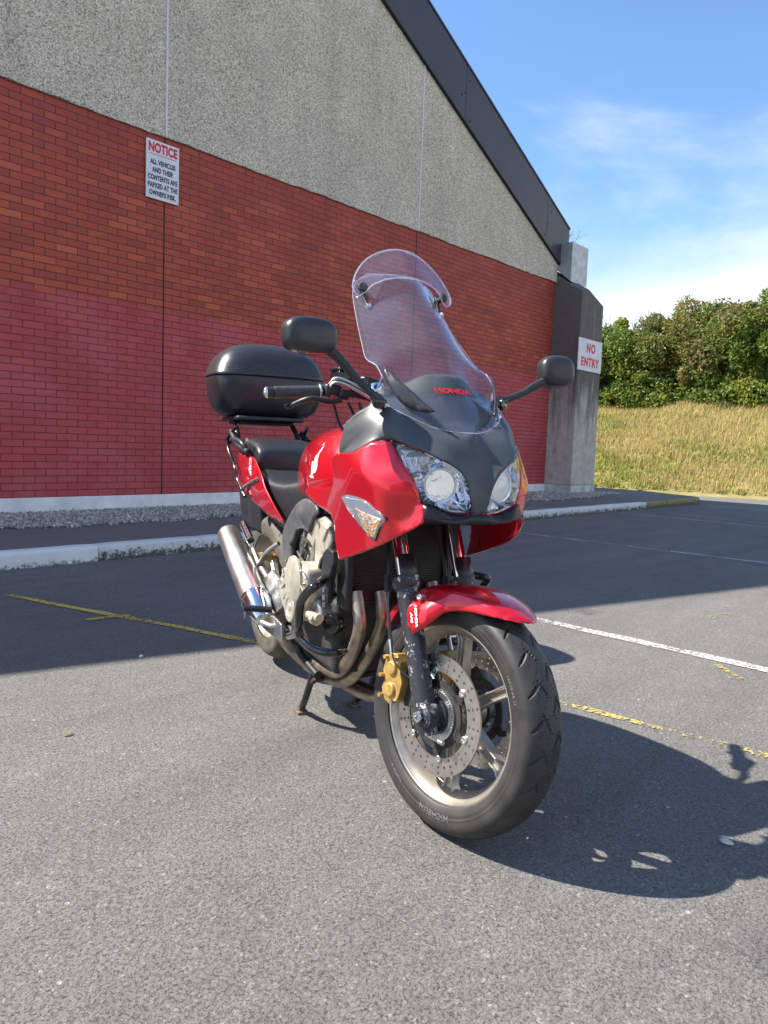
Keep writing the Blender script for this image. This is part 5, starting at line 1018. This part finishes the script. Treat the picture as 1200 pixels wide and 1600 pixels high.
for k, (pts_, r_, m_) in enumerate((([(0.7384, -0.1700, 0.6303), (0.8338, -0.1850, 0.6193), (0.8103, -0.1800, 0.5783), (0.8336, -0.1700, 0.5487)], .005, M_blk), ([(0.7078, -0.1700, 0.6002), (0.8133, -0.1900, 0.5895), (0.8475, -0.1800, 0.5762)], .004, M_alu), ([(0.7331, -0.1600, 0.6550), (0.8298, -0.1800, 0.6432), (0.7895, -0.1800, 0.6001), (0.7736, -0.1800, 0.5597)], .006, M_dark), ([(0.8351, -0.1700, 0.5303), (0.9386, -0.1900, 0.5303), (0.9300, -0.1900, 0.4948)], .006, M_alu), ([(0.7979, -0.1700, 0.5298), (0.9204, -0.2000, 0.5273), (0.8713, -0.1900, 0.4868)], .004, M_blk))):
    bm = bmesh.new(); tube(bm, pts_, r_, n=8); obj('engine_hose', bm, m_, eng)
for px_ in ((0.8336, -0.1680, 0.6270), (0.8569, -0.1680, 0.5650), (0.9829, -0.1680, 0.6215), (1.0071, -0.1680, 0.7134), (0.8910, -0.1680, 0.7196)):
    bm = bmesh.new(); cyl(bm, px_, (px_[0], px_[1]-.008, px_[2]), .007, n=6); obj('head_bolt', bm, M_sts, eng, angle=30)
# cylinder block odds and ends between the covers
prism_y([(0.8099, -0.1700, 0.5361), (0.9277, -0.1700, 0.5512), (0.9597, -0.1700, 0.5037), (0.8657, -0.1700, 0.4537), (0.7920, -0.1700, 0.4485)], -.175, -.13, 'crankcase_rib', M_alu, eng)
prism_y([(0.8072, -0.1800, 0.4628), (0.9596, -0.1800, 0.4943), (0.9970, -0.1800, 0.4436), (0.9207, -0.1800, 0.4118), (0.8131, -0.1800, 0.3905)], -.19, -.14, 'water_pump', M_alu, eng, .01)
bm = bmesh.new(); q = Vector((0.9161, -0.2000, 0.4363)); cyl(bm, q, q+Vector((.10, 0, .01)), .013, n=16); cyl(bm, q+Vector((.05, 0, 0)), q+Vector((.075, -.0, 0)), .019, n=8); obj('pump_pipe', bm, M_cream, eng, angle=30)
bm = bmesh.new(); q = Vector((1.0057, -0.1500, 0.4298)); lathe(bm, [(0.05, .036), (-.01, .036), (-.016, .033), (-.016, .024), (-.020, .022), (-.020, 0)], q, (-.5, 1, .0), n=32); obj('oil_filter', bm, M_blkg, eng, angle=30)
prism_y([(0.7366, -0.1200, 0.3199), (0.9758, -0.1200, 0.3845), (0.9791, -0.1200, 0.3453), (0.7526, -0.1200, 0.2801)], -.15, .12, 'sump', M_alu, eng, .012)
rr = random.Random(3)
for k in range(12):
    a_ = Vector((rr.uniform(.72, .95), -.150, rr.uniform(.40, .60))); bm = bmesh.new(); tube(bm, [a_, a_+Vector((rr.uniform(-.03, .03), -.02, rr.uniform(.03, .06))), a_+Vector((rr.uniform(-.06, .06), -.005, rr.uniform(.07, .14)))], rr.choice((.004, .006, .008)), n=8); obj('engine_hose', bm, rr.choice((M_blk, M_dark, M_alu)), eng)
for k in range(10):
    q = Vector((rr.uniform(.70, .98), -.155, rr.uniform(.36, .66))); bm = bmesh.new(); cyl(bm, q, q+Vector((0, -rr.uniform(.012, .03), 0)), rr.uniform(.006, .015), n=10); obj('engine_bolt', bm, rr.choice((M_sts, M_alu, M_dark)), eng, angle=30)
# frame pivot trim in grey plastic
trim = [(0.6770, -0.1750, 0.7477), (0.7413, -0.1750, 0.7747), (0.8036, -0.1750, 0.7861), (0.8706, -0.1750, 0.7776), (0.9074, -0.1750, 0.7532), (0.8573, -0.1750, 0.7240), (0.8248, -0.1750, 0.6794), (0.7743, -0.1750, 0.6857), (0.7100, -0.1750, 0.6738), (0.6659, -0.1750, 0.6313), (0.6569, -0.1750, 0.5708), (0.5944, -0.1750, 0.5475), (0.5465, -0.1750, 0.5879), (0.5568, -0.1750, 0.6462), (0.6041, -0.1750, 0.6966)]
panel('frame_trim', trim, [(0.7760, -0.1900, 0.7340), (0.6639, -0.1900, 0.6249)], (0, -1, 0), plain('grey_plastic', (.085, .088, .092), .45, grime=.2, scale=25), bike, mir=True, step=.012, solid=.01)
bm = bmesh.new(); tube(bm, [(.62, -.11, .40), (.60, -.12, .54), (.66, -.125, .64), (.80, -.13, .73), (1.0, -.12, .80), (1.14, -.06, .90)], [.03, .03, .028, .026, .026, .03], n=14); tube(bm, [(.62, .11, .40), (.60, .12, .54), (.66, .125, .64), (.80, .13, .73), (1.0, .12, .80), (1.14, .06, .90)], [.03, .03, .028, .026, .026, .03], n=14); obj('frame', bm, M_blk, bike)
bm = bmesh.new(); tube(bm, [(0.8116, -0.1400, 0.7538), (0.7884, -0.1500, 0.7100), (0.7672, -0.1500, 0.6655)], .014, n=12); tube(bm, [(0.8589, -0.1400, 0.7482), (0.8590, -0.1500, 0.7239)], .012, n=10); obj('breather_hose', bm, M_blk, bike)
# radiator with fins
rb = bmesh.new(); box(rb, (1.085, -.150, .50), (1.115, .150, .76)); rad = obj('radiator', rb, M_dark, bike)
bm = bmesh.new()
for k in range(36):
    z_ = .512+k*.0066; box(bm, (1.1155, -.145, z_), (1.122, .145, z_+.0026))
obj('radiator_fins', bm, plain('radiator_fin', (.07, .07, .068), .45, metal=.5), rad, smooth=False)
for s in (-1, 1):
    bm = bmesh.new(); vs_ = box(bm, (1.07, .150*s, .495), (1.145, .172*s, .77)); obj('radiator_side', bm, M_blk, rad, bevel=.006)
bm = bmesh.new(); box(bm, (1.147, -.169, .655), (1.150, -.152, .725)); obj('worn_patch', bm, plain('scuffed_metal', (.45, .46, .47), .5, metal=.3, grime=.3, scale=60), rad, bevel=.004)
# slotted bracket outside the radiator
prism_y([(1.0437, -0.2000, 0.6508), (1.0735, -0.2000, 0.6682), (1.1144, -0.2000, 0.6613), (1.1220, -0.2000, 0.6297), (1.0912, -0.2000, 0.5785), (1.0870, -0.2000, 0.5069), (1.0408, -0.2000, 0.4952), (1.0242, -0.2000, 0.5662), (1.0311, -0.2000, 0.6111)], -.205, -.190, 'radiator_cover', M_blk, bike, .004)
for k in range(3):
    q = Vector((1.0667, -0.2070, 0.5368)) - Vector((0, 0, .022*k)); bm = bmesh.new(); tube(bm, [q, q+Vector((0, 0, .012))], .006, n=8, curve=False); obj('cover_slot', bm, M_alu, bike)
# crash bars
for s in (1, -1):
    f_ = (lambda q: q) if s > 0 else my
    bm = bmesh.new(); tube(bm, f_([(1.0185, -0.1800, 0.5739), (1.1090, -0.2300, 0.5794), (1.1705, -0.2750, 0.5770), (1.1420, -0.2900, 0.5509), (1.1071, -0.2920, 0.5185), (1.0927, -0.2900, 0.4860), (1.0613, -0.2820, 0.4411), (0.9755, -0.2620, 0.3955), (0.8246, -0.2300, 0.3467)]), .0125, n=16); cb = obj('crash_bar', bm, M_blkg, bike)
    bm = bmesh.new(); tube(bm, f_([(1.0418, -0.2750, 0.4246), (1.0459, -0.2680, 0.4024), (1.0769, -0.2550, 0.3868), (1.1030, -0.2350, 0.3754), (1.1293, -0.2100, 0.3748), (1.1273, -0.1800, 0.3753), (1.0302, -0.1200, 0.3551)]), .0125, n=16); obj('bar_branch', bm, M_blkg, cb)
# exhaust
def pipe(pts, r, nm='header_pipe', mat=M_hdr, par=bike, n=20): bm = bmesh.new(); tube(bm, pts, r, n=n); return obj(nm, bm, mat, par)
pipe([(1.1327, -0.1350, 0.5462), (1.1502, -0.1350, 0.5037), (1.1636, -0.1350, 0.4552), (1.1250, -0.1300, 0.3891), (1.0604, -0.1250, 0.3209), (0.9630, -0.1150, 0.2594), (0.8497, -0.1050, 0.2328), (0.7020, -0.1000, 0.2175), (0.5311, -0.1000, 0.2019)], .0185)
pipe([(1.1318, -0.0600, 0.5420), (1.1484, -0.0600, 0.5023), (1.1484, -0.0600, 0.4516), (1.0970, -0.0600, 0.3718), (1.0228, -0.0620, 0.2921), (0.9488, -0.0650, 0.2293), (0.8615, -0.0680, 0.1898), (0.7432, -0.0720, 0.1754), (0.5826, -0.0800, 0.1648)], .0185)
pipe([(1.13, .035, .56), (1.16, .035, .50), (1.15, .035, .38), (1.08, .035, .24), (.98, .02, .17), (.85, 0, .15), (.66, -.03, .16)], .0185); pipe([(1.13, .11, .56), (1.16, .11, .50), (1.15, .11, .38), (1.08, .10, .24), (.98, .08, .17), (.85, .04, .15), (.66, 0, .16)], .0185)
col_ = pipe([(0.7124, -0.0800, 0.2028), (0.5663, -0.0800, 0.1932), (0.4253, -0.0900, 0.2040), (0.4292, -0.1300, 0.2476), (0.5003, -0.1900, 0.3222), (0.4769, -0.2150, 0.3563)], [.030, .036, .034, .027, .024, .026], 'collector_pipe')
m0, m1 = Vector((-0.0463, -0.2250, 0.5694)), Vector((0.3994, -0.2250, 0.3736)); md = (m1-m0).normalized(); Lm = (m1-m0).length
bm = bmesh.new(); lathe(bm, [(.030, .0), (.030, .018), (.004, .020), (0, .024), (-.002, .036), (.004, .044), (.018, .0475), (Lm*.5, .050), (Lm-.02, .0515), (Lm, .052)], m0, md, n=56); mf = obj('muffler', bm, M_sts, bike, angle=40)
bm = bmesh.new(); lathe(bm, [(Lm-.012, .0535), (Lm-.004, .0545), (Lm+.004, .0535)], m0, md, n=56); obj('muffler_band', bm, M_chr, mf, angle=40)
bm = bmesh.new(); lathe(bm, [(Lm, .052), (Lm+.03, .050), (Lm+.08, .040), (Lm+.12, .028)], m0, md, n=48); obj('muffler_cone', bm, M_chr, mf)
bm = bmesh.new(); lathe(bm, [(Lm-.004, .0575), (Lm+.035, .0555), (Lm+.085, .045), (Lm+.088, .042)], m0, md, n=32, a0=1.2, a1=4.4); obj('heat_shield', bm, plain('polished_shield', (.62, .68, .75), .14, metal=1, grime=.05), mf, solid=.002)
bm = bmesh.new(); q = m0+md*(Lm*.62)+Vector((.02, .05, .03)); tube(bm, [q, q+Vector((.05, .02, .06)), q+Vector((.10, .05, .10))], .009, n=10); obj('muffler_hanger', bm, M_alu, mf)
# pegs and their castings
plate = [(0.3265, -0.1700, 0.3751), (0.4080, -0.1700, 0.4280), (0.5128, -0.1700, 0.4247), (0.5928, -0.1700, 0.3722), (0.5796, -0.1700, 0.2586), (0.4793, -0.1700, 0.2514), (0.3543, -0.1700, 0.2443), (0.1987, -0.1700, 0.2450), (0.0592, -0.1700, 0.2339), (0.2144, -0.1700, 0.2876)]
prism_y([(0.3129, -0.1700, 0.4348), (0.4196, -0.1700, 0.4904), (0.5168, -0.1700, 0.4721), (0.5626, -0.1700, 0.3770), (0.4731, -0.1700, 0.3287), (0.3731, -0.1700, 0.3354)], -.175, -.155, 'peg_plate', M_alu, bike, .006, mir=True)
prism_y([(0.3047, -0.2000, 0.2972), (0.5553, -0.2000, 0.3496), (0.6539, -0.2000, 0.3432), (0.6660, -0.2000, 0.2837), (0.5376, -0.2000, 0.2757), (0.3698, -0.2000, 0.2751)], -.205, -.198, 'heel_plate', M_sts, bike, .003)
def peg(a_, b_, r_, nm='footpeg'):
    a_, b_ = Vector(a_), Vector(b_); L_ = (b_-a_).length; d = (b_-a_).normalized(); bm = bmesh.new(); pf = [(0, r_*.6)]
    for k in range(18): pf += [(L_*(k+.1)/18, r_), (L_*(k+.6)/18, r_), (L_*(k+.65)/18, r_*.8), (L_*(k+.95)/18, r_*.8)]
    lathe(bm, pf+[(L_, r_*.5)], a_, d, n=16); return obj(nm, bm, M_blk, bike, angle=30)
p_ = peg((0.6461, -0.2350, 0.3927), (0.6067, -0.3200, 0.3960), .012); peg(my([(0.6461, -0.2350, 0.3927)])[0], my([(0.6067, -0.3200, 0.3960)])[0], .012)
bm = bmesh.new(); a_ = Vector((0.6086, -0.3180, 0.3830)); tube(bm, [a_, a_-Vector((0, 0, .025))], [.004, .003], n=8, curve=False); obj('peg_feeler', bm, M_alu, p_)
peg((0.2268, -0.2000, 0.5728), (0.0935, -0.2000, 0.6259), .014); 
bm = bmesh.new(); tube(bm, [(0.2104, -0.1900, 0.5500), (0.2170, -0.2000, 0.5766), (0.1037, -0.2000, 0.6270)], [.011, .016, .0145], n=16, curve=False); obj('peg_end', bm, M_chr, bike)
bm = bmesh.new(); tube(bm, [(0.1572, -0.1700, 0.5290), (0.2280, -0.1650, 0.4831), (0.3476, -0.1600, 0.4407), (0.4336, -0.1600, 0.4084)], [.010, .012, .014, .014], n=12); tube(bm, [(0.0320, -0.1700, 0.4514), (0.1333, -0.1650, 0.4729), (0.2606, -0.1600, 0.4248), (0.3931, -0.1600, 0.4003)], [.008, .010, .012, .014], n=12); obj('peg_hanger', bm, M_alu, bike)
peg((0.0801, -0.1800, 0.4622), (0.0292, -0.1900, 0.5406), .010)
bm = bmesh.new(); tube(bm, [(0.5633, -0.1900, 0.3208), (0.5680, -0.2100, 0.3164), (0.5251, -0.2350, 0.3218)], [.009, .008, .009], n=12); obj('brake_pedal', bm, M_sts, bike)
bm = bmesh.new(); q = Vector((0.6026, -0.2000, 0.3354)); lathe(bm, [(0, .012), (-.008, .012), (-.010, .006), (-.010, 0)], q, (0, 1, 0), n=16); obj('pedal_pivot', bm, M_sts, bike, angle=30)
bm = bmesh.new(); tube(bm, [(0.6054, -0.1700, 0.3066), (0.6044, -0.1500, 0.2703), (0.6532, -0.1300, 0.2314)], .007, n=8); obj('side_rod', bm, M_blk, bike)
# swingarm and rear brake
for s in (-1, 1):
    bm = bmesh.new(); secs = []
    for x_, z_, h_, y_, t_ in ((-.09, .343, .020, .130, .010), (-.05, .343, .028, .130, .012), (.02, .348, .030, .128, .014), (.25, .375, .038, .122, .016), (.42, .39, .045, .11, .018), (.52, .395, .05, .09, .02)):
        secs.append([bm.verts.new((x_, y_*s+a_*t_, z_+b_*h_)) for a_, b_ in ((-1, -1), (1, -1), (1, 1), (-1, 1))])
    for a_, b_ in zip(secs, secs[1:]):
        for j in range(4): bm.faces.new((a_[j], a_[(j+1) % 4], b_[(j+1) % 4], b_[j]))
    bm.faces.new(secs[0][::-1]); bm.faces.new(secs[-1]); obj('swingarm', bm, M_alu, bike, bevel=.006)
bm = bmesh.new(); cyl(bm, (0, -.15, .343), (0, .15, .343), .012, n=20); lathe(bm, [(-.142, .016), (-.152, .016), (-.156, .012), (-.156, 0)], (0, 0, .343), (0, 1, 0), n=6); obj('rear_axle', bm, M_sts, bike)
prism_y([(-0.0195, -0.1100, 0.4824), (0.1524, -0.1100, 0.5162), (0.2073, -0.1100, 0.5088), (0.1823, -0.1100, 0.4841), (0.0225, -0.1100, 0.4614), (-0.0283, -0.1100, 0.4644)], -.13, -.085, 'rear_caliper', M_gold, bike, .005)
bm = bmesh.new(); box(bm, (.28, -.105, .635), (.40, -.06, .655)); box(bm, (.30, -.09, .60), (.38, -.07, .635)); obj('mudguard_bracket', bm, M_blk, bike, bevel=.004)
# linkages and chain on the far side
bm = bmesh.new(); tube(bm, [(0, .105, .395), (.3, .105, .42), (.50, .105, .44)], .008, n=8); tube(bm, [(0, .105, .29), (.3, .105, .33), (.50, .105, .36)], .008, n=8); obj('chain', bm, M_dark, bike)
bm = bmesh.new(); lathe(bm, [(.098, .05), (.098, .095), (.104, .095), (.104, .05)], (0, 0, .343), (0, 1, 0), n=42, closed=True); obj('rear_sprocket', bm, M_dark, RW)
# centre stand, both feet down
for s in (1, -1):
    f_ = (lambda q: q) if s > 0 else my
    bm = bmesh.new(); tube(bm, f_([(0.7626, -0.1150, 0.2210), (0.7254, -0.1200, 0.1435), (0.6785, -0.1180, 0.0782), (0.6089, -0.1044, 0.0250)]), [.013, .012, .012, .012], n=14); cs = obj('centre_stand_leg', bm, M_blk, bike)
    ft = Vector(f_([(0.6042, -0.1049, 0.0140)])[0]); bm = bmesh.new(); vs_ = box(bm, (ft.x-.035, ft.y-.02, .0), (ft.x+.022, ft.y+.02, .012)); box(bm, (ft.x-.012, ft.y-.012, .0125), (ft.x+.016, ft.y+.012, .035)); obj('stand_foot', bm, plain('muddy_steel', (.16, .12, .085), .8, grime=.3, scale=50), cs, bevel=.004)
bm = bmesh.new(); tube(bm, [(0.7250, -0.1200, 0.1479), (0.7688, -0.1000, 0.1773), (.70, 0, .14), my([(0.7688, -0.1000, 0.1773)])[0], my([(0.7250, -0.1200, 0.1479)])[0]], .010, n=12); obj('stand_crossbar', bm, plain('rusty_black', (.07, .045, .03), .7, grime=.3, scale=30), bike)
bm = bmesh.new(); tube(bm, [(.74, .05, .16), (.78, .08, .09), (.72, .12, .055), (.66, .10, .08), (.66, .06, .12)], .006, n=10); obj('stand_tang', bm, M_sts, bike)
for s in (-1, 1):
    bm = bmesh.new(); tube(bm, [(.50, .12*s, .30), (.62, .13*s, .26), (.66, .13*s, .23), (.80, .12*s, .20)], [.02, .016, .014, .014], n=12); obj('lower_frame', bm, M_blk, bike)
# black boxes added inside the nose to block daylight showing through
bm = bmesh.new(); box(bm, (1.16, -.12, .80), (1.34, .12, .94)); box(bm, (1.10, -.155, .765), (1.38, .155, .792)); obj('nose_light_block', bm, M_blk, bike, bevel=.01)
# wing badge and lettering on the tank side
from mathutils.bvhtree import BVHTree
bpy.context.view_layer.update(); dg = bpy.context.evaluated_depsgraph_get(); te = tank.evaluated_get(dg); tm = te.to_mesh(); tbv = BVHTree.FromPolygons([v.co.copy() for v in tm.vertices], [tuple(p.vertices) for p in tm.polygons])
def wrap3(polys, mat, nm):
    for poly in polys:
        bm = bmesh.new(); vs_ = []
        for p in dens(poly, .01, 20):
            h_ = tbv.ray_cast(Vector((p.x+.6, p.y-.6, p.z+.05)), (Vector((p.x, p.y, p.z))-Vector((p.x+.6, p.y-.6, p.z+.05))).normalized()); vs_.append(bm.verts.new((h_[0]+h_[1]*.0012) if h_[0] else p))
        try: bm.faces.new(vs_); obj(nm, bm, mat, tank, smooth=False, recalc=False)
        except ValueError: bm.free()
wrap3([[(0.8374, -0.1550, 0.8660), (0.8372, -0.1550, 0.9043), (0.8575, -0.1550, 0.9051), (0.8606, -0.1550, 0.8672)], [(0.8664, -0.1550, 0.8675), (0.8622, -0.1550, 0.9172), (0.8840, -0.1550, 0.9298), (0.8887, -0.1550, 0.8726)], [(0.8942, -0.1550, 0.8749), (0.8894, -0.1550, 0.9319), (0.9178, -0.1550, 0.9580), (0.9087, -0.1550, 0.9344), (0.9082, -0.1550, 0.9070)], [(0.8144, -0.1550, 0.8566), (0.8376, -0.1550, 0.8640), (0.8610, -0.1550, 0.8632), (0.8732, -0.1550, 0.8539), (0.8443, -0.1550, 0.8542)]], M_white, 'wing_badge')
